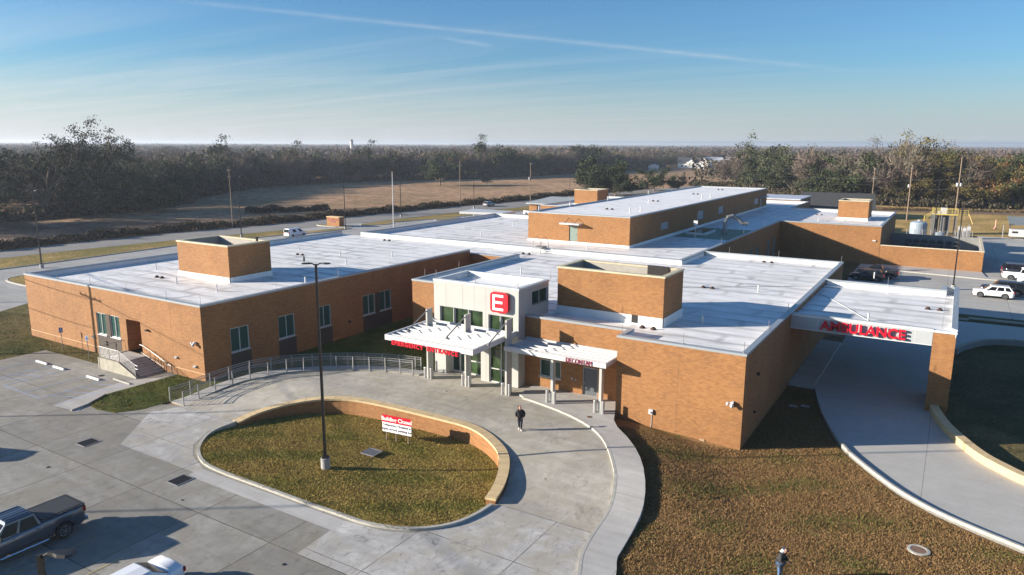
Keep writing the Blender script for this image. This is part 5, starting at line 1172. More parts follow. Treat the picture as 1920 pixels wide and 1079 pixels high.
# yellow platform
t=empty('service_platform',(-2.2,196,0),R(8),label='tall equipment stand with yellow guard rails and stairs',cat='platform')
m=MB()
for x in (-2.4,-.8,.8,2.2):
    for y in (-1.2,1.4): m.box(x-.1,x+.1,y-.1,y+.1,0,4.6)
m.build('legs',STEEL,t)
m=MB(); m.box(-2.5,2.4,-1.3,1.5,4.55,4.7); m.box(-1.6,.8,-.9,1.1,4.7,6.2) if False else None; m.build('deck',GREYP,t)
m=MB(); m.lathe(0.1,.4,[(1.0,0),(1.0,4.5)],14); m.lathe(-1.7,.3,[(.5,0),(.5,4.4)],10); m.build('vessels',noisy('dark_vessel',(.07,.07,.075),.6,.1,1),t)
m=MB(); m.box(-.9,.3,-.5,.6,4.7,6.1); m.box(-1.5,-.95,-.4,.3,4.7,5.3); m.build('cabinet',WHITE,t)
m=MB()
for z in (5.1,5.5,5.9): 
    for a,b in (((-2.5,-1.3,z),(2.4,-1.3,z)),((2.4,-1.3,z),(2.4,1.5,z)),((-2.5,1.5,z),(2.4,1.5,z)),((-2.5,-1.3,z),(-2.5,1.5,z))): m.bar(a,b,.07)
for x in (-2.5,-1.2,0,1.2,2.4):
    for y in (-1.3,1.5): m.bar((x,y,4.6),(x,y,5.95),.07)
for k in range(3): z=4.3+.4*k-.0; m.bar((-2.5,-1.3,z+.5),(-4.3,-1.5,z-1.6+.5),.10)
m.box(-2.5,2.4,-1.4,-1.3,4.5,4.8); m.box(-4.4,-4.2,-1.6,-1.5,2.2,4.3)
m.box(3.0,4.6,-.2,-.1,4.4,4.55); 
for z in (4.8,5.2,5.6): m.bar((3.0,-.2,z),(4.6,-.2,z),.09)
for x in (3.0,3.8,4.6): m.bar((x,-.2,4.4),(x,-.2,5.7),.09)
m.build('guard_rail',YELL,t)
m=MB(); m.bar((-3.0,-1.5,0),(-3.0,-1.5,4.6),.08); m.bar((-2.5,-1.5,0),(-2.5,-1.5,4.6),.08)
for i in range(14): m.bar((-3,-1.5,.3+i*.32),(-2.5,-1.5,.3+i*.32),.05)
m.build('ladder',STEEL,t)
# chain-link fence with posts, meters
t=empty('chain_fence',(0,0,0),label='chain fence round the plant equipment behind the yard',cat='fence')
m=MB()
for k in range(9): x=-9+k*1.55; MB().cyl(x,182.6,0,2.1,.06,8).build('post',STEEL,t)
for z in (.1,1.0,2.05): m.bar((-9,182.6,z),(3.4,182.6,z),.035)
for k in range(60): x=-9+k*.2; m.bar((x,182.6,.1),(x+.2,182.6,2.05),.012); m.bar((x+.2,182.6,.1),(x,182.6,2.05),.012)
m.build('mesh',STEEL,t)
for k,(x,y,h,l) in enumerate(((1.0,188,3.2,'tall'),(1.9,188,2.9,'narrow'),(2.7,188,3.3,'right'))):
    t=empty('switch_cabinet',(x,y,0),label=f'grey {l} switchgear cabinet beneath the transformer pole',cat='cabinet'); m=MB(); m.box(-.35,.35,-.3,.3,.1,h*.85); m.build('casing',GREYP,t); m=MB(); m.box(-.25,.25,-.34,-.3,.5,h*.6); m.build('door',STEEL,t); m=MB(); m.cyl(0,0,h*.85,h,.06,8); m.build('conduit',STEEL,t)
t=empty('site_trailer',(12.2,196,0),R(6),label='white equipment trailer by the fence at the right edge',cat='trailer'); MB().box(-1.6,1.6,-.9,.9,.4,2.0).build('casing',WHITE,t)
for x in (-1.0,1.0): MB().cyl(x,-.9,0.05,.1,.3,10).build('foot',BLACK,t)
m=MB(); m.box(-1.3,-.2,-.93,-.9,1.2,1.6); m.build('vent',DARKM,t)
t=empty('solar_canopy',(13.5,205,0),R(6),label='grey sloping panel roof on posts at the right edge',cat='shelter'); m=MB(); m.add([(-3,-2,2.3),(3,-2,2.3),(3,2,3.9),(-3,2,3.9),(-3,-2,2.4),(3,-2,2.4),(3,2,4.0),(-3,2,4.0)],[(3,2,1,0),(4,5,6,7),(0,1,5,4),(1,2,6,5),(2,3,7,6),(3,0,4,7)]); m.build('roof',noisy('grey_sheet',(.16,.18,.19),.5,.1,1),t)
for x in (-2.8,2.8): MB().box(x-.08,x+.08,-1.9,-1.7,0,2.35).build('post',STEEL,t)
o=MB().bar((3.6,204,1.9),(2.6,204.5,4.2),.12) .build('guy_marker',noisy('tan_guy_guard',(.55,.38,.14),.7,.1,3),label='slanted yellow guard on a pole guy wire in the shaded grass',cat='guy wire')
o=MB().lathe(8.6,216,[(.45,0),(.12,.3),(.1,2.2),(.02,2.3)],8).build('marker_post',noisy('orange_white_marker',(.7,.35,.25),.6,.2,2),label='orange and white marker post in the sunny grass',cat='marker')
for x in (9.3,15.0): 
    MB().cyl(x,194.5,0,3.0,.09,8).build('fence_post',STEEL,label='steel gate post %s the white trailer'%('left of' if x<10 else 'right of'),cat='post')
# ------------------------------------------------------------------ people
def skinned(name,joints,edges,mat,parent,sub=1,root=0):
    "joints: [(x,y,z,rx[,ry])]"
    me=bpy.data.meshes.new(name); me.from_pydata([j[:3] for j in joints],edges,[]); me.materials.append(mat)
    o=bpy.data.objects.new(name,me); C.objects.link(o)
    s=o.modifiers.new('skin','SKIN'); s.use_smooth_shade=True; me.skin_vertices.new() if not me.skin_vertices else None
    for i,j in enumerate(joints):
        v=me.skin_vertices[0].data[i]; v.radius=(j[3],j[4] if len(j)>4 else j[3]); v.use_root=(i==root)
    if sub: b=o.modifiers.new('sub','SUBSURF'); b.levels=sub; b.render_levels=sub
    dg=bpy.context.evaluated_depsgraph_get(); m2=bpy.data.meshes.new_from_object(o.evaluated_get(dg)); bpy.data.objects.remove(o); m2.name=name
    for p in m2.polygons: p.use_smooth=True
    if not m2.materials: m2.materials.append(mat)
    q=bpy.data.objects.new(name,m2); return link(q,parent=parent) if parent is not None else q
def person(loc,rz,label,pose,cloth):
    t=empty('person',loc,rz,label=label,cat='person')
    # model faces -Y, +X is the person's left
    J=[];E=[];idx={}
    def j(k,x,y,z,r,r2=None,par=None):
        idx[k]=len(J); J.append((x,y,z,r,r2 or r)); 
        if par: E.append((idx[par],idx[k]))
    p=pose
    j('pelvis',0,0,.95,.145,.11); j('waist',*p['waist'],.125,.10,'pelvis'); j('chest',*p['chest'],.15,.11,'waist'); j('neckb',*p['neckb'],.065,.06,'chest'); j('neck',*p['neck'],.055,.055,'neckb'); j('head0',*p['head0'],.075,.085,'neck'); j('head1',*p['head1'],.085,.10,'head0'); j('head2',*p['head2'],.06,.07,'head1')
    for s,sd in ((1,'l'),(-1,'r')):
        j('sh'+sd,*p['sh'+sd],.06,.055,'chest'); j('el'+sd,*p['el'+sd],.042,.042,'sh'+sd); j('wr'+sd,*p['wr'+sd],.027,.027,'el'+sd); j('pa'+sd,*p['pa'+sd],.036,.018,'wr'+sd)
        d=Vector(p['pa'+sd])-Vector(p['wr'+sd]); d.normalize(); a=Vector(p.get('ax'+sd,(s*.0,-.1,0))).normalized(); n=d.cross(a)
        base=Vector(p['pa'+sd])+d*.03
        for k,(o_,L) in enumerate(((-.030,.065),(-.010,.078),(.010,.074),(.030,.055))):
            b=base+a*o_; j(f'f{k}a{sd}',*b,.0095,.0095,'pa'+sd); m_=b+d*L*.5+n*.012*s; j(f'f{k}b{sd}',*m_,.0088,.0088,f'f{k}a{sd}'); e=m_+d*L*.38+n*.028*s; j(f'f{k}c{sd}',*e,.0075,.0075,f'f{k}b{sd}')
        tb=Vector(p['wr'+sd])+d*.035-a*.035; j('t0'+sd,*tb,.012,.012,'wr'+sd); tt_=tb+d*.03-a*.02+n*.01*s; j('t1'+sd,*tt_,.0095,.0095,'t0'+sd)
        j('hip'+sd,*p['hip'+sd],.095,.095,'pelvis'); j('kn'+sd,*p['kn'+sd],.058,.06,'hip'+sd); j('an'+sd,*p['an'+sd],.038,.04,'kn'+sd); fx=Vector(p['an'+sd]); j('he'+sd,fx.x,fx.y-.02,fx.z-.05,.028,.03,'an'+sd); j('toe'+sd,fx.x+s*.02,fx.y-.14,max(.03,fx.z-.06),.024,.018,'he'+sd)
    j('hem',J[0][0],J[0][1],.80,.13,.105,'pelvis'); E.pop(); J_hem=J.pop(); body=skinned('body',J,E,SKIN,t,1); J.append(J_hem)
    def clothes(name,keys,edges,mat,grow,ext={}):
        jj=[(*J[idx[k]][:3],J[idx[k]][3]+grow*(1.25 if k in ext else 1),J[idx[k]][4]+grow*(1.25 if k in ext else 1)) for k in keys]
        return skinned(name,jj,[(keys.index(a),keys.index(b)) for a,b in edges],mat,t,1)
    jk=['pelvis','hem','waist','chest','neckb','shl','ell','wrl','shr','elr','wrr']
    clothes('jacket',jk,[('pelvis','hem'),('pelvis','waist'),('waist','chest'),('chest','neckb'),('chest','shl'),('shl','ell'),('ell','wrl'),('chest','shr'),('shr','elr'),('elr','wrr')],cloth['jacket'],.052)
    clothes('trousers',['pelvis','hipl','knl','anl','hipr','knr','anr'],[('pelvis','hipl'),('hipl','knl'),('knl','anl'),('pelvis','hipr'),('hipr','knr'),('knr','anr')],cloth['trousers'],.022)
    for sd in 'lr':
        h=J[idx['he'+sd]];e=J[idx['toe'+sd]]; skinned('shoe',[(h[0],h[1]+.03,max(.055,h[2]),.065,.058),((h[0]+e[0])/2,(h[1]+e[1])/2-.01,.055,.062,.05),(e[0],e[1]-.05,.045,.055,.042)],[(0,1),(1,2)],cloth['shoes'],t,1)
    # face
    h1=Vector(p['head1']);h0=Vector(p['head0']); up=(h1-h0).normalized(); f=Vector(p.get('face',(0,-1,0))).normalized(); sdv=up.cross(f)
    m=MB(); c=(h0+h1)/2+f*.085
    m.lathe(0,0,[(.001,0),(.008,.004),(.008,.01),(.001,.014)],8) if False else None
    m.bar(c+up*.03,c-up*.012+f*.022,.018); nose=m.build('nose',SKIN,body)
    m=MB()
    for s in (-1,1): q=c+up*.035+sdv*.03*s-f*.004; m.obox(q,sdv*.02,f*.014,up*.010)
    m.build('eyes',DTXT,body)
    m=MB(); m.obox(c-up*.045-f*.004,sdv*.04,f*.012,up*.010); m.build('mouth',M('lip',(.35,.10,.09),.5),body)
    m=MB()
    for s in (-1,1): m.obox((h0+h1)/2+sdv*.088*s+up*.01,sdv*.018,f*.035,up*.055)
    m.build('ears',SKIN,body)
    return t,body,J,idx,(h0,h1,up,f,sdv)
JBLK=noisy('black_jacket_cloth',(.012,.012,.016),.85,.2,12); PNAVY=noisy('navy_trousers',(.014,.015,.026),.85,.2,12); SHW=M('white_shoe',(.75,.75,.75),.5)
walkp=dict(waist=(0,-.01,1.10),chest=(0,-.02,1.32),neckb=(0,-.01,1.48),neck=(0,-.02,1.53),head0=(0,-.03,1.60),head1=(0,-.03,1.68),head2=(0,-.02,1.755),
 shl=(.19,-.01,1.42),ell=(.30,.06,1.17),wrl=(.235,-.08,.98),pal=(.20,-.12,.93),shr=(-.19,-.01,1.42),elr=(-.30,.06,1.17),wrr=(-.235,-.08,.98),par=(-.20,-.12,.93),
 hipl=(.09,0,.90),knl=(.085,-.10,.50),anl=(.07,-.06,.11),hipr=(-.09,0,.90),knr=(-.085,.02,.49),anr=(-.06,.20,.13),axl=(0,-1,0),axr=(0,-1,0))
t,body,J,idx,(h0,h1,up,f,sdv)=person((-23.95,40.25,zd(-23.95,40.25)),math.atan2(-.84,.51)+math.pi/2,'person in black jacket and dark trousers walking on the entrance drive in white shoes',walkp,dict(jacket=JBLK,trousers=PNAVY,shoes=SHW))
HAIR=noisy('auburn_hair',(.13,.045,.02),.6,.3,20)
hr=skinned('hair',[(0,.02,1.62,.085,.085),(0,.0,1.715,.098,.105),(0,.0,1.775,.06,.07),(-.06,.09,1.70,.05,.04),(-.16,.10,1.69,.035,.03),(-.26,.09,1.67,.012,.012)],[(0,1),(1,2),(1,3),(3,4),(4,5)],HAIR,t,1,1)
phonep=dict(waist=(0,-.02,1.10),chest=(0,-.06,1.31),neckb=(0,-.12,1.46),neck=(0,-.15,1.50),head0=(0,-.20,1.55),head1=(0,-.235,1.62),head2=(0,-.25,1.69),
 shl=(.19,-.08,1.40),ell=(.25,-.10,1.13),wrl=(.11,-.33,1.08),pal=(.07,-.39,1.09),shr=(-.19,-.08,1.40),elr=(-.25,-.10,1.13),wrr=(-.12,-.33,1.07),par=(-.08,-.39,1.08),
 hipl=(.10,0,.90),knl=(.10,-.02,.49),anl=(.10,.03,.10),hipr=(-.10,0,.90),knr=(-.10,-.04,.49),anr=(-.10,0,.10),face=(0,-.86,-.5),axl=(0,0,1),axr=(0,0,1))
DJ=noisy('charcoal_jacket',(.03,.03,.034),.85,.2,12); JEAN=noisy('blue_jeans',(.09,.16,.28),.85,.2,10)
t,body,J,idx,(h0,h1,up,f,sdv)=person((-5.32,32.75,0),R(-10)+math.pi/2,'person in a charcoal jacket and blue jeans bent over a phone on the brown lawn',phonep,dict(jacket=DJ,trousers=JEAN,shoes=SHW))
skinned('hood',[(0,-.06,1.50,.10,.08),(0,-.10,1.58,.10,.09),(0,-.15,1.66,.085,.08)],[(0,1),(1,2)],noisy('pale_grey_hood',(.55,.55,.56),.9,.1,10),t,1,1)
m=MB(); c=(h0+h1)/2; 
skinned('cap',[(0,-.235,1.70,.095,.08),(0,-.33,1.665,.07,.02)],[(0,1)],DTXT,t,1)
ph=MB().obox((0,-.43,1.12),(.075,0,0),(0,.13,.06),(0,-.006,.010)).build('phone',BLACK,label='black phone held in both hands by the person on the lawn',cat='phone'); ph.matrix_world=t.matrix_basis.copy() if False else Matrix.Translation((-5.32,32.75,0))@Matrix.Rotation(R(80),4,'Z')
# ------------------------------------------------------------------ vegetation
def leafmat(name,base,rough=.75,trans=.0):
    m=M(name,base,rough,0,Specular_IOR_Level=.2); t=NT(m); b=t.n['Principled BSDF']; a=t.new('ShaderNodeAttribute',attribute_name='tint')
    oi=t.new('ShaderNodeObjectInfo'); v=t.new('ShaderNodeMapRange'); v.inputs['To Min'].default_value=.72; v.inputs['To Max'].default_value=1.3; t.ln(oi.outputs['Random'],v.inputs['Value'])
    s=t.new('ShaderNodeVectorMath',operation='MULTIPLY'); t.ln(a.outputs['Color'],s.inputs[0]); s.inputs[1].default_value=base
    s2=t.new('ShaderNodeVectorMath',operation='SCALE'); t.ln(s.outputs[0],s2.inputs[0]); t.ln(v.outputs[0],s2.inputs['Scale']); t.ln(s2.outputs[0],b.inputs['Base Color']); return m
L_OAK=leafmat('oak_leaf',(.040,.050,.019)); L_BIG=leafmat('dusky_oak_leaf',(.040,.048,.022)); L_OLV=leafmat('olive_leaf',(.118,.096,.028)); L_TWG=leafmat('bare_twig',(.135,.108,.084),.95); L_PIN=leafmat('grey_green_leaf',(.070,.074,.036)); L_RUS=leafmat('russet_leaf',(.15,.085,.036))
BARK=noisy('grey_bark',(.17,.14,.115),.95,.2,2); BARKP=noisy('pale_bark',(.27,.24,.20),.9,.2,2)
def ngon_tube(P,rads,n=5):
    V=[];F=[]
    k=len(P)
    for i in range(k):
        d=P[min(i+1,k-1)]-P[max(i-1,0)]; d/= (np.linalg.norm(d)+1e-9); up=np.array([0,0,1.]) if abs(d[2])<.9 else np.array([1.,0,0]); a=np.cross(d,up); a/=np.linalg.norm(a); b=np.cross(a,d)
        for j in range(n): t=2*math.pi*j/n; V.append(P[i]+rads[i]*(a*math.cos(t)+b*math.sin(t)))
    for i in range(k-1):
        for j in range(n): F.append((i*n+j,i*n+(j+1)%n,(i+1)*n+(j+1)%n,(i+1)*n+j))
    return np.array(V),np.array(F)
def tree_meshes(seed,Ht,spread,trunk_h,leafm,bark,nlimb=7,nleaf=2600,ls=.5,cl_r=1.5,up=.55,trunk_r=.35,twig=False,lowc=.3,tintv=.35,gap=0.0,lean=0):
    g=np.random.default_rng(seed); VV=[];FF=[];off=0; tips=[]
    def addt(P,r,n=5):
        nonlocal off
        v,f=ngon_tube(np.array(P),r,n); VV.append(v);FF.append(f+off);off+=len(v)
    p0=np.array([0,0,-.3]); top=np.array([g.normal()*.4+lean,g.normal()*.4,trunk_h]); addt([p0,p0*.5+top*.5+g.normal(size=3)*.15,top],[trunk_r,trunk_r*.85,trunk_r*.7],7)
    def grow(p,d,L,r,lv):
        d=d/np.linalg.norm(d); pts=[p]; q=p; nseg=3
        for i in range(nseg):
            d=d+g.normal(size=3)*.16+np.array([0,0,.05 if lv else .0]); d/=np.linalg.norm(d); q=q+d*L/nseg; pts.append(q)
        addt(pts,[r*(1-.6*i/nseg) for i in range(nseg+1)],5 if lv<2 else 3)
        tips.append((q,lv)); 
        if lv>=1: tips.append((pts[2],lv))
        if lv<2:
            for k in range(3 if lv==0 else 3):
                a=g.normal(size=3); a[2]=abs(a[2])*.4+ (.2 if twig else 0); nd=d*1.0+a*.62; s=pts[1+(k%3)]
                grow(s,nd,L*g.uniform(.5,.72),r*.5,lv+1)
    for i in range(nlimb):
        a=2*math.pi*(i+g.uniform(-.3,.3))/nlimb; el=g.uniform(up*.45,up*1.5) if i else 1.12
        h=trunk_h*g.uniform(.6,1.0); base=np.array([0,0,h])*1.0+ (top*np.array([1,1,0]))*h/trunk_h
        d=np.array([math.cos(a)*math.cos(el),math.sin(a)*math.cos(el),math.sin(el)])
        reach=spread*math.cos(el)+ (Ht-h)*math.sin(el)
        grow(base,d,reach*.62,trunk_r*.5,0)
    V=np.concatenate(VV);F=np.concatenate(FF)
    # crown
    T=np.array([t[0] for t in tips]); lvl=np.array([t[1] for t in tips]); keep=(lvl>=1)&(T[:,2]>trunk_h*lowc); T=T[keep]
    if gap>0: T=T[g.random(len(T))>gap]
    n=nleaf; ci=g.integers(0,len(T),n); tint=1+g.uniform(-tintv,tintv,len(T)); hue=g.normal(size=(len(T),3))*.06
    C_=T[ci]+g.normal(size=(n,3))*np.array([cl_r,cl_r,cl_r*.62])*.55
    C_[:,2]=np.maximum(C_[:,2],.5)
    if twig:
        d=C_-np.array([0,0,trunk_h]); d/=np.linalg.norm(d,axis=1)[:,None]; d+=g.normal(size=(n,3))*.55; d/=np.linalg.norm(d,axis=1)[:,None]
        w=np.cross(d,g.normal(size=(n,3))); w/=np.linalg.norm(w,axis=1)[:,None]; Lg=g.uniform(.6,1.5,n)[:,None]*ls*2; wd=g.uniform(.05,.11,n)[:,None]
        q=np.stack([C_-w*wd,C_+w*wd,C_+d*Lg+w*wd*.3,C_+d*Lg-w*wd*.3],1)
    else:
        a=g.normal(size=(n,3)); a/=np.linalg.norm(a,axis=1)[:,None]; b=np.cross(a,g.normal(size=(n,3))); b/=np.linalg.norm(b,axis=1)[:,None]; s=(g.uniform(.45,1.15,n)*ls)[:,None]*.5
        q=np.stack([C_-a*s-b*s*.7,C_+a*s-b*s*.5,C_+a*s*.8+b*s*.8,C_-a*s*.9+b*s*.6],1)
    VC=q.reshape(-1,3); FC=np.arange(n*4).reshape(n,4)
    col=np.ones((n*4,4)); cc=np.clip(tint[ci][:,None]*(1+hue[ci])*(1+g.uniform(-.25,.25,(n,1))),.2,2); col[:,:3]=np.repeat(cc,4,0)
    return meshonly('trunk',V,F,bark),meshonly('crown',VC,FC,leafm,col)
KINDS={}
def kind(name,n,**k): KINDS[name]=[tree_meshes(100*len(KINDS)+i,**k) for i in range(n)]
kind('oak',3,Ht=12,spread=8,trunk_h=2.6,leafm=L_OAK,bark=BARK,nlimb=8,nleaf=6500,ls=.62,cl_r=1.7,up=.5,lowc=.5,trunk_r=.45)
kind('big',4,Ht=23,spread=11,trunk_h=5.5,leafm=L_BIG,bark=BARK,nlimb=9,nleaf=9500,ls=.50,cl_r=1.7,up=.66,trunk_r=.75,lowc=1.05,gap=.30)
kind('bare',5,Ht=14,spread=5.5,trunk_h=4,leafm=L_TWG,bark=BARK,nlimb=7,nleaf=3400,ls=.8,cl_r=1.7,up=.75,trunk_r=.24,twig=True,lowc=.5)
kind('barep',2,Ht=15,spread=6,trunk_h=4,leafm=L_TWG,bark=BARKP,nlimb=8,nleaf=1500,ls=.8,cl_r=1.7,up=.7,trunk_r=.34,twig=True,lowc=.5)
kind('olive',3,Ht=13,spread=6,trunk_h=3,leafm=L_OLV,bark=BARK,nlimb=8,nleaf=7500,ls=.40,cl_r=1.5,up=.68,trunk_r=.3,lowc=.4)
kind('grey',3,Ht=14,spread=6,trunk_h=3,leafm=L_PIN,bark=BARK,nlimb=8,nleaf=5000,ls=.55,cl_r=1.6,up=.7,trunk_r=.3,lowc=.4)
kind('rust',2,Ht=12,spread=5,trunk_h=3,leafm=L_RUS,bark=BARK,nlimb=7,nleaf=3600,ls=.45,cl_r=1.4,up=.7,trunk_r=.28,lowc=.4)
NAMES={'oak':'oak_tree','big':'oak_tree','bare':'bare_tree','barep':'bare_tree','olive':'broadleaf_tree','grey':'broadleaf_tree','rust':'broadleaf_tree'}
tg=random.Random(3); ntree=0
def plant(kd,x,y,s,label,group=None,z=-.05,sz=None,name=None,rz=None,v=None):
    global ntree; ntree+=1
    tm,cm=KINDS[kd][tg.randrange(len(KINDS[kd])) if v is None else v]
    t=empty(name or NAMES[kd],(x,y,z),tg.uniform(0,6.28) if rz is None else rz,label=label,cat='tree',group=group); t.scale=(s,s,sz or s)
    a=bpy.data.objects.new('trunk',tm); link(a,parent=t); b=bpy.data.objects.new('crown',cm); link(b,parent=t); return t
# named trees standing apart
plant('oak',-221.5,292.3,.92,'round dark oak standing alone in the brown field',v=0)
plant('oak',-119.5,263,.98,'large dark oak by the road left of the upper storey roof',v=1)
plant('oak',-127,276,1.1,'taller oak behind the large roadside oak',v=2,sz=1.15)
plant('oak',-112,258,.7,'dark oak crown touching the upper storey roofline',v=0)
plant('oak',-117,313,.78,'dark oak right of the roadside oaks',v=1)
plant('oak',-108,318,.5,'low dark oak bush at the right of the oak row',v=2)
plant('grey',-205,310,.32,'tiny pale sapling alone in the brown field beside the road poles')
plant('olive',-207.5,268,.22,'small bare sapling in the brown field left of the road pole') if False else None
# great oaks at the left
lab=['dark spreading oak at the far left edge of the field','tall open-crowned oak left of the gap in the left wood','tall leaning oak at the right of the left wood','wide dark oak low at the right end of the left wood','dense dark oak behind the left roadside field','huge dark oak with limbs over the rough field','dark oak filling the left wood edge','dark oak with pale lower limbs in the left wood']
big=[(-214,70,.74,0),(-212,84,.70,1),(-213,103,.93,2),(-222,112,.72,3),(-213,117.5,.95,0),(-221,128,.62,2),(-207,127,.52,1),(-232,92,.80,3),(-236,108,.74,1),(-228,140,.62,0),(-206,62,.7,3),(-204,111,.42,0),(-203,131,.36,1),(-205,80,.46,2)]
for i,(x,y,s,v) in enumerate(big):
    plant('big' if s>.6 else 'oak',x,y,s if s>.6 else s*1.7,lab[i%len(lab)] if i<8 else 'dark oak crowded into the wood left of the brown field','dark oaks of the left wood',v=v%3)
# wood edge behind the field
edge=[(-238,148),(-262,190),(-289,238),(-284,300),(-262,345),(-249,385),(-243,480),(-232,560),(-238,640),(-200,720)]
def along(path,d):
    for a,b in zip(path,path[1:]):
        L=math.dist(a,b)
        if d<=L: return (a[0]+(b[0]-a[0])*d/L,a[1]+(b[1]-a[1])*d/L,(b[0]-a[0])/L,(b[1]-a[1])/L)
        d-=L
    return (*path[-1],0,1)
TL=sum(math.dist(a,b) for a,b in zip(edge,edge[1:]))
for row,(off,sp) in enumerate(((1,9.0),(11,9.5),(24,12),(40,15))):
    d=tg.uniform(0,5)
    while d<TL:
        x,y,ux,uy=along(edge,d); x+=-uy*off+tg.uniform(-3,3); y+=ux*off+tg.uniform(-3,3)
        r=tg.random(); kd='bare' if r<.60 else 'grey' if r<.82 else 'oak' if r<.95 else 'rust'
        s=tg.uniform(.72,1.0)*(1 if kd!='oak' else .95)
        if row>0 and r>.975: s*=1.3
        what={'bare':'leafless grey-brown tree','grey':'grey-green tree','oak':'dark evergreen tree','rust':'russet-leaved tree'}[kd]
        plant(kd,x,y,s,f'{what} {"at the front edge of" if row==0 else "inside"} the long wood behind the brown field',f'{what}s of the wood behind the field')
        d+=sp*tg.uniform(.8,1.2)*(1 if d<420 else 1.5)
for x,y,s_,k in ((-243,163,1.0,'oak'),(-262,186,1.2,'oak'),(-287,222,1.45,'oak'),(-290,228,1.15,'oak'),(-290,262,1.3,'oak'),(-282,290,1.0,'oak'),(-279,310,1.35,'oak'),(-272,330,1.1,'oak'),(-262,352,1.2,'oak'),(-250,389,1.6,'oak'),(-247,398,1.35,'oak'),(-245,440,1.1,'oak'),(-239,500,1.5,'oak'),(-236,540,1.1,'grey')):
    plant(k,x-4,y+3,s_,'tall dark crown rising over the long wood behind the brown field','tall crowns over the long wood')
# eastern woods
redge=[(-97,358),(-86,349),(-62,326),(-40,300),(-20,287),(0,289),(22,298),(48,306),(85,318)]
RL_=sum(math.dist(a,b) for a,b in zip(redge,redge[1:]))
for row,(off,sp) in enumerate(((1,6.5),(9,7.5),(19,9),(32,11))):
    d=tg.uniform(0,4)
    while d<RL_:
        x,y,ux,uy=along(redge,d); x+=-uy*off+tg.uniform(-2.5,2.5); y+=ux*off+tg.uniform(-2.5,2.5)
        f=d/RL_; r=tg.random()
        if f<.40: kd='bare' if r<.38 else 'grey' if r<.66 else 'oak' if r<.9 else 'rust'
        elif f<.52: kd='oak' if r<.45 else 'olive' if r<.8 else 'bare'
        else: kd='olive' if r<.40 else 'oak' if r<.66 else 'bare' if r<.78 else 'barep' if r<.90 else 'rust'
        s=tg.uniform(.80,1.12)*(1.0 if f<.4 else 1.08)*(1.0 if kd!='oak' else 1.15)
        what={'bare':'leafless grey tree','barep':'pale-limbed bare tree','grey':'grey-green tree','oak':'dark evergreen tree','rust':'russet-leaved tree','olive':'golden-olive tree'}[kd]
        plant(kd,x,y,s,f'{what} in the {"front row" if row==0 else "depth"} of the eastern woods behind the hospital',f'{what}s of the eastern woods')
        d+=sp*tg.uniform(.8,1.2)
for x,y,s,k in ((-84,372,1.5,'grey'),(-12,303,1.5,'olive'),(-36,318,1.25,'oak'),(24,322,1.25,'rust'),(3,318,1.3,'rust')):
    plant(k,x,y,s,{'grey':'tall grey-green tree standing above the woods beyond the upper storey','olive':'tallest golden-olive tree above the eastern woods','oak':'tall dark green tree at the left end of the golden wood','rust':'russet crown rising over the eastern woods'}[k],'tall crowns above the eastern woods')
print('TREES',ntree)
# far woodland: one mass of small crowns receding to the horizon
g=np.random.default_rng(5)
def woodland():
    Vs=[];Cs=[];n=0
    fwd=np.array([-.5224,.8527]); rgt=np.array([.8527,.5224])
    fieldpoly=[(-232,150),(-262,190),(-289,238),(-284,300),(-262,345),(-249,385),(-243,480),(-232,560),(-238,640),(-190,730),(-150,640),(-120,560),(-118,372),(-62,326),(-20,287),(22,298),(85,318),(160,340),(160,0),(-100,0),(-260,60)]
    d=200.
    while d<6600:
        sp=max(6.5,d*.0135); k=int(1.62*d/sp); lat=(np.arange(k)-k/2)*sp+g.uniform(-sp*.45,sp*.45,k); dd=d+g.uniform(-.5,.5,k)*sp*1.3
        P=fwd[None]*dd[:,None]+rgt[None]*lat[:,None]
        for j in range(k):
            x,y=P[j]
            if inside((x,y),fieldpoly): continue
            if math.hypot(x+207,y-660)<52 or math.hypot(x+193,y-695)<45 : continue
            far=min(1,d/2500); w=sp*.62*(1.05); h=g.uniform(9.5,14.5)*(1+.0*far)
            if d>700: h=g.uniform(11,15.5)
            nb=int(70 if d<900 else 46 if d<2500 else 30)
            r=g.random(); base=np.array([.112,.088,.076]) if r<.66 else np.array([.055,.056,.034]) if r<.9 else np.array([.115,.072,.05])
            if g.random()<.02: h*=1.22
            c=np.empty((nb,3)); c[:,0]=x+g.normal(size=nb)*w*.5; c[:,1]=y+g.normal(size=nb)*w*.5; rr=g.random(nb); c[:,2]=h*(.25+.75*rr**.7)-.5*((c[:,0]-x)**2+(c[:,1]-y)**2)/(w*w)*h*.35
            s=(w*.20+.35)*g.uniform(.5,1.2,nb)[:,None]
            a=g.normal(size=(nb,3)); a/=np.linalg.norm(a,axis=1)[:,None]; b=np.cross(a,g.normal(size=(nb,3))); b/=np.linalg.norm(b,axis=1)[:,None]
            Vs.append(np.stack([c-a*s,c+a*s,c+b*s*1.1],1).reshape(-1,3)); Cs.append(np.repeat(np.clip(base*g.uniform(.8,1.2)*(g.uniform(.8,1.2,(nb,1))),0,1),3,0)); n+=nb
        d*= 1.028 if d>700 else 1.036
    V=np.concatenate(Vs); Cc=np.ones((len(V),4)); Cc[:,:3]=np.concatenate(Cs)
    m=M('far_canopy',(.1,.1,.1),.95,0,Specular_IOR_Level=.1); t=NT(m); a=t.new('ShaderNodeAttribute',attribute_name='tint'); t.ln(a.outputs['Color'],t.n['Principled BSDF'].inputs['Base Color'])
    print('WOOD tris',n); rawmesh('woodland',V,np.arange(len(V)).reshape(-1,3),m,col=Cc,kind='stuff')
woodland()
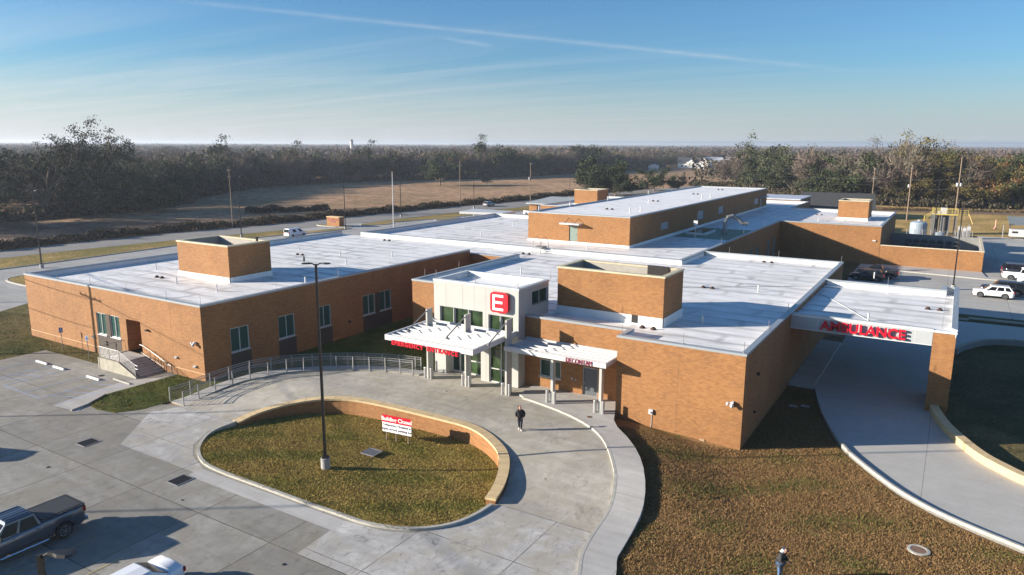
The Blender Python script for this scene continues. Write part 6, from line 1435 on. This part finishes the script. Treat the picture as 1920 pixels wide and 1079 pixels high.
# scrub along the road and under the woods
def scrub(name,path,w,h,n,cols,seed,ls=.5,base=GZ):
    g=np.random.default_rng(seed); seg=[math.dist(a,b) for a,b in zip(path,path[1:])]; T=sum(seg); dd=g.random(n)*T; P=np.array([along(path,x) for x in dd]); o=(g.random(n)-.5)*w
    x=P[:,0]-P[:,3]*o; y=P[:,1]+P[:,2]*o; hh=h*(1-(2*np.abs(o)/w)**2*.6)*(.85+.2*np.sin(dd*.31)+.2*np.sin(dd*.9+1)); z=base+np.abs(g.random(n))**.7*np.maximum(hh,.2)
    c=np.stack([x,y,z],1); a=g.normal(size=(n,3)); a[:,2]+=.8; a/=np.linalg.norm(a,axis=1)[:,None]; b=np.cross(a,g.normal(size=(n,3))); b/=np.linalg.norm(b,axis=1)[:,None]; s=ls*g.uniform(.4,1.2,n)[:,None]
    V=np.stack([c-b*s*.35,c+b*s*.35,c+a*s],1).reshape(-1,3); ci=g.integers(0,len(cols),n); col=np.ones((n*3,4)); col[:,:3]=np.repeat(np.array(cols)[ci]*g.uniform(.6,1.4,(n,1)),3,0)
    m=M(name+'_leaf',(.1,.1,.1),.95,0,Specular_IOR_Level=.1); t=NT(m); at=t.new('ShaderNodeAttribute',attribute_name='tint'); t.ln(at.outputs['Color'],t.n['Principled BSDF'].inputs['Base Color'])
    rawmesh(name,V,np.arange(len(V)).reshape(-1,3),m,col=col,kind='stuff')
BRW=[(.09,.065,.045),(.13,.09,.06),(.06,.05,.035),(.05,.055,.025)]
scrub('roadside_brush',[(-159,-20),(-156.5,60),(-156.5,80),(-155.5,101),(-151.5,120),(-148.5,150),(-146,171),(-144,196),(-139.5,222),(-137,262),(-128,330)],5,1.75,60000,BRW,1,.55)
scrub('field_edge_brush',[(-216,60),(-214,95),(-215,125),(-226,150),(-240,160),(-264,192),(-289,240),(-282,300),(-260,345),(-247,385),(-241,480),(-229,560),(-234,640)],12,3.0,50000,[(.10,.075,.055),(.14,.11,.085),(.05,.05,.028)],2,1.3)
scrub('wood_edge_brush',[(-116,368),(-90,348),(-62,322),(-40,296),(-20,283),(0,285),(22,294),(48,302),(85,314)],8,2.6,36000,[(.07,.055,.035),(.12,.095,.07),(.05,.05,.022)],3,1.2)
scrub('dirt_bank_weeds',[(-60,268),(-20,262),(18,276),(60,290),(140,312)],5,.7,12000,[(.14,.09,.05),(.10,.09,.04)],4,.5,0)
scrub('field_brush_pile',[(-178,141),(-172,152),(-166,162)],5,1.8,3500,[(.03,.025,.02),(.05,.04,.03)],6,.6)
# low grass blades on the near lawns
def blades(name,poly,n,zf,cols,seed,h=.10,holes=()):
    g=np.random.default_rng(seed); xs=[p[0] for p in poly]; ys=[p[1] for p in poly]; P=[]
    A=np.array([p[:2] for p in poly]); 
    X=g.uniform(min(xs),max(xs),n*3); Y=g.uniform(min(ys),max(ys),n*3)
    ins=np.zeros(len(X),bool); k=len(A)
    for i in range(k):
        x0,y0=A[i];x1,y1=A[(i+1)%k]; c=((y0>Y)!=(y1>Y)); 
        with np.errstate(divide='ignore',invalid='ignore'): ins^= c&(X<(x1-x0)*(Y-y0)/(y1-y0)+x0)
    X=X[ins][:n];Y=Y[ins][:n]; n=len(X); clump=(np.sin(X*2.1+np.sin(Y*1.7)*2)+np.sin(Y*2.7+X*.9))*.12+.85
    Z=np.array([zf(a,b) for a,b in zip(X,Y)]) if callable(zf) else np.full(n,zf)
    c=np.stack([X,Y,Z-.01],1); hh=(h*g.uniform(.4,1.2,n)*clump)[:,None]; an=g.uniform(0,6.28,n); w=np.stack([np.cos(an),np.sin(an),np.zeros(n)],1)*(.014+.02*g.random((n,1))); tip=c+np.concatenate([g.normal(size=(n,2))*.05,np.ones((n,1))],1)*np.array([1,1,1])*np.concatenate([np.ones((n,2)),hh],1)
    V=np.stack([c-w,c+w,tip],1).reshape(-1,3); f=g.integers(0,len(cols),n)
    pt=(np.sin(X*.9+2.3*np.sin(Y*.53))+np.sin(Y*1.3-X*.6+2+1.5*np.sin(X*.4)))*.15+.60; f=np.clip((pt*len(cols)+g.normal(size=n)*1.1).astype(int),0,len(cols)-1)
    col=np.ones((n*3,4)); col[:,:3]=np.repeat(np.array(cols)[f]*g.uniform(.7,1.3,(n,1)),3,0)
    m=M(name+'_blade',(.1,.1,.05),.9,0,Specular_IOR_Level=.15); t=NT(m); at=t.new('ShaderNodeAttribute',attribute_name='tint'); t.ln(at.outputs['Color'],t.n['Principled BSDF'].inputs['Base Color'])
    rawmesh(name,V,np.arange(len(V)).reshape(-1,3),m,col=col,kind='stuff')
blades('island_grass_blades',list(ISL)+[tuple(p[:2]) for p in reversed(CAPI)],170000,zi,[(.115,.155,.026),(.20,.195,.045),(.32,.24,.068),(.42,.31,.10),(.35,.25,.08)],1,.085)
def zlawn_fast(a,b): return zlawn(a,b)+.012
rl=[(-12.6,30.5),(-12.9,34.5),(-13.7,37.3),(-14.9,39.7),(-16.7,42.3),(-19.2,45),(-10.6,46.7),(-10.6,62.4),(-8.8,62.3),(-6.9,55.2),(-5,50.2),(-3.4,47.8),(-1.4,45.1),(.6,43.4),(2.6,42.3),(6,40.6),(6,27),(-11.8,27)]
blades('lawn_grass_blades',rl,240000,zlawn_fast,[(.10,.14,.03),(.19,.14,.05),(.25,.15,.065),(.34,.21,.095),(.23,.14,.06)],2,.085)

blades('verge_grass_blades',[(-57.2,36.7),(-53.3,36.7),(-51.6,33),(-51.5,31.5),(-51.7,30.2),(-52.7,28.7),(-54.4,28.3),(-55.6,28.4),(-56.5,29),(-57.2,30.5)],14000,.02,[(.05,.09,.015),(.09,.12,.02),(.15,.15,.04),(.22,.18,.07)],7,.07)
blades('front_grass_blades',[(-82.1,36.7),(-64.9,36.7),(-64.9,34.9),(-75.1,34.6),(-75.1,24),(-90,24),(-97,40.5),(-82.4,43.8)],40000,.0,[(.05,.09,.015),(.10,.12,.025),(.17,.15,.045),(.26,.20,.09)],8,.08)
# ------------------------------------------------------------------ camera, sun, sky
Mc=((0.852343344483615,0.5229669297653312,0.0040513561073900195),(0.10445259549894328,-0.16263843208615786,-0.9811413739630443),(-0.5124455858020633,0.8366924947556178,-0.1932490383199895))
cam=bpy.data.cameras.new('camera'); co=bpy.data.objects.new('camera',cam); C.objects.link(co); S.camera=co
cam.sensor_width=36; cam.lens=1357.606/1920*36; cam.clip_end=20000; cam.clip_start=.1
r,dn_,fw_=map(Vector,Mc); mt=Matrix((r,-dn_,-fw_)).transposed().to_4x4(); mt.translation=(0,0,20); co.matrix_world=mt
sun=bpy.data.lights.new('sun','SUN'); sun.energy=5.0; sun.angle=R(.5); sun.color=(1,.90,.77)
so=bpy.data.objects.new('sun',sun); C.objects.link(so)
dirn=Vector((math.cos(AZ)*math.cos(EL),math.sin(AZ)*math.cos(EL),-math.sin(EL))); so.rotation_euler=dirn.to_track_quat('-Z','Y').to_euler(); so.location=(-60,-40,60)
W=bpy.data.worlds.new('World'); S.world=W; W.use_nodes=True; t=NT(W); 
for n in list(t.n): t.n.remove(n)
out=t.new('ShaderNodeOutputWorld'); bg=t.new('ShaderNodeBackground'); sky=t.new('ShaderNodeTexSky'); sky.sky_type='NISHITA'; sky.sun_disc=False; sky.sun_elevation=EL
sd=-dirn; sky.sun_rotation=math.atan2(sd.x,sd.y); sky.altitude=0; sky.air_density=1.0; sky.dust_density=.6; sky.ozone_density=2.5
tc=t.new('ShaderNodeTexCoord'); g=tc.outputs['Generated']; sx=t.new('ShaderNodeSeparateXYZ'); t.ln(g,sx.inputs[0])
def mth(op,a,b=None,c=None):
    n=t.new('ShaderNodeMath',operation=op)
    for i,v in enumerate((a,b,c)):
        if v is None: continue
        if isinstance(v,(int,float)): n.inputs[i].default_value=v
        else: t.ln(v,n.inputs[i])
    return n.outputs[0]
# thin high cloud: project direction onto a plane overhead
zc_=mth('MAXIMUM',sx.outputs[2],.02); px=mth('DIVIDE',sx.outputs[0],mth('ADD',zc_,.05)); py=mth('DIVIDE',sx.outputs[1],mth('ADD',zc_,.05))
cb=t.new('ShaderNodeCombineXYZ'); t.ln(px,cb.inputs[0]); t.ln(py,cb.inputs[1])
n1=noise(t,mapping(t,cb.outputs[0],rot=(0,0,R(31.5-78)),scale=(.30,1.9,1)),.7,6,.62,.9)
n2=noise(t,mapping(t,cb.outputs[0],rot=(0,0,R(31.5-90)),scale=(.12,.5,1)),.4,3,.5)
# clouds favour the left/west side and low altitudes
rt=t.new('ShaderNodeVectorMath',operation='DOT_PRODUCT'); t.ln(g,rt.inputs[0]); rt.inputs[1].default_value=Mc[0]
left=t.new('ShaderNodeMapRange'); left.inputs['From Min'].default_value=.45; left.inputs['From Max'].default_value=-.6; left.inputs['To Min'].default_value=.10; left.inputs['To Max'].default_value=1.0; t.ln(rt.outputs['Value'],left.inputs['Value'])
alt=t.new('ShaderNodeMapRange'); alt.inputs['From Min'].default_value=.17; alt.inputs['From Max'].default_value=.06; alt.inputs['To Min'].default_value=0; alt.inputs['To Max'].default_value=1; t.ln(sx.outputs[2],alt.inputs['Value'])
cr=ramp(t,n1.outputs['Fac'],[(.38,(0,0,0)),(.72,(1,1,1))]); cl_=mth('MULTIPLY',mth('MULTIPLY',cr.outputs[0],left.outputs[0]),mth('MULTIPLY',alt.outputs[0],.62))
# contrail: a band along a great circle
def dirpx(x,y):
    v=Vector(((x-960)/1357.606,(y-539.5)/1357.606,1)); return (Vector(Mc[0])*v.x+Vector(Mc[1])*v.y+Vector(Mc[2])*v.z).normalized()
def trail(a,b,w,amp,fade):
    A=dirpx(*a);B=dirpx(*b);nn=A.cross(B).normalized(); mid=(A+B).normalized()
    d=t.new('ShaderNodeVectorMath',operation='DOT_PRODUCT'); t.ln(g,d.inputs[0]); d.inputs[1].default_value=nn
    wb=noise(t,mapping(t,g,scale=(14,14,14)),2,3,.6); dd=mth('ADD',d.outputs['Value'],mth('MULTIPLY',mth('SUBTRACT',wb.outputs['Fac'],.5),w*1.2))
    band=mth('POWER',2.718,mth('MULTIPLY',mth('POWER',mth('ABSOLUTE',mth('DIVIDE',dd,w)),1.6),-1.0))
    tan=nn.cross(mid).normalized(); half=math.acos(max(-1,min(1,A.dot(B))))/2
    e=t.new('ShaderNodeVectorMath',operation='DOT_PRODUCT'); t.ln(g,e.inputs[0]); e.inputs[1].default_value=tan
    u=mth('DIVIDE',e.outputs['Value'],math.sin(half)); en=t.new('ShaderNodeMapRange'); en.interpolation_type='SMOOTHSTEP'; en.inputs['From Min'].default_value=1.05; en.inputs['From Max'].default_value=.5; t.ln(mth('ABSOLUTE',u),en.inputs['Value'])
    wn=noise(t,mapping(t,g,scale=(9,9,9)),3,3,.6); return mth('MULTIPLY',mth('MULTIPLY',band,en.outputs[0]),mth('MULTIPLY',wn.outputs['Fac'],amp*1.8))
tr=mth('ADD',trail((200,-12),(1720,146),.0024,.21,1),trail((820,70),(930,88),.0022,.18,1))
tot=mth('MINIMUM',mth('ADD',cl_,tr),.85)
sk=t.new('ShaderNodeVectorMath',operation='MULTIPLY'); t.ln(sky.outputs[0],sk.inputs[0]); sk.inputs[1].default_value=(.66,1.03,1.36)
c=mixc(t,tot,sk.outputs[0],(6.4,6.9,7.3))
# pale band of thin stratus just above the horizon
lw=t.new('ShaderNodeMapRange'); lw.interpolation_type='SMOOTHSTEP'; lw.inputs['From Min'].default_value=.115; lw.inputs['From Max'].default_value=-.01; lw.inputs['To Min'].default_value=0; lw.inputs['To Max'].default_value=.8; t.ln(sx.outputs[2],lw.inputs['Value'])
c=mixc(t,lw.outputs[0],c,mixc(t,left.outputs[0],(4.7,5.1,5.5),(7.0,7.0,7.1)))
rb_=t.new('ShaderNodeMapRange'); rb_.interpolation_type='SMOOTHSTEP'; rb_.inputs['From Min'].default_value=-.25; rb_.inputs['From Max'].default_value=.35; t.ln(rt.outputs['Value'],rb_.inputs['Value'])
hb=t.new('ShaderNodeMapRange'); hb.interpolation_type='SMOOTHSTEP'; hb.inputs['From Min'].default_value=.0075; hb.inputs['From Max'].default_value=.0035; t.ln(sx.outputs[2],hb.inputs['Value'])
c=mixc(t,mth('MULTIPLY',mth('MULTIPLY',rb_.outputs[0],hb.outputs[0]),.75),c,(1.9,2.7,3.8))
t.ln(c,bg.inputs['Color']); bg.inputs["Strength"].default_value=.05; t.ln(bg.outputs[0],out.inputs['Surface'])
# air
hz=MB(); hz.box(-7200,7200,-3200,7200,-1.2,40); h=hz.build('haze',M('haze_air',(1,1,1)),kind='stuff'); hm_=h.data.materials[0]; tt=NT(hm_); tt.n.remove(tt.n['Principled BSDF']); v=tt.new('ShaderNodeVolumePrincipled'); v.inputs['Color'].default_value=(.80,.88,1,1); v.inputs["Density"].default_value=.00018; v.inputs['Anisotropy'].default_value=.25; tt.ln(v.outputs[0],tt.n['Material Output'].inputs['Volume'])
vs=S.view_settings; vs.view_transform='Standard'; vs.look='None'; vs.gamma=1; vs.use_curve_mapping=False; vs.exposure=1.2
S.cycles.max_bounces=6; S.cycles.volume_bounces=0; S.cycles.transparent_max_bounces=8
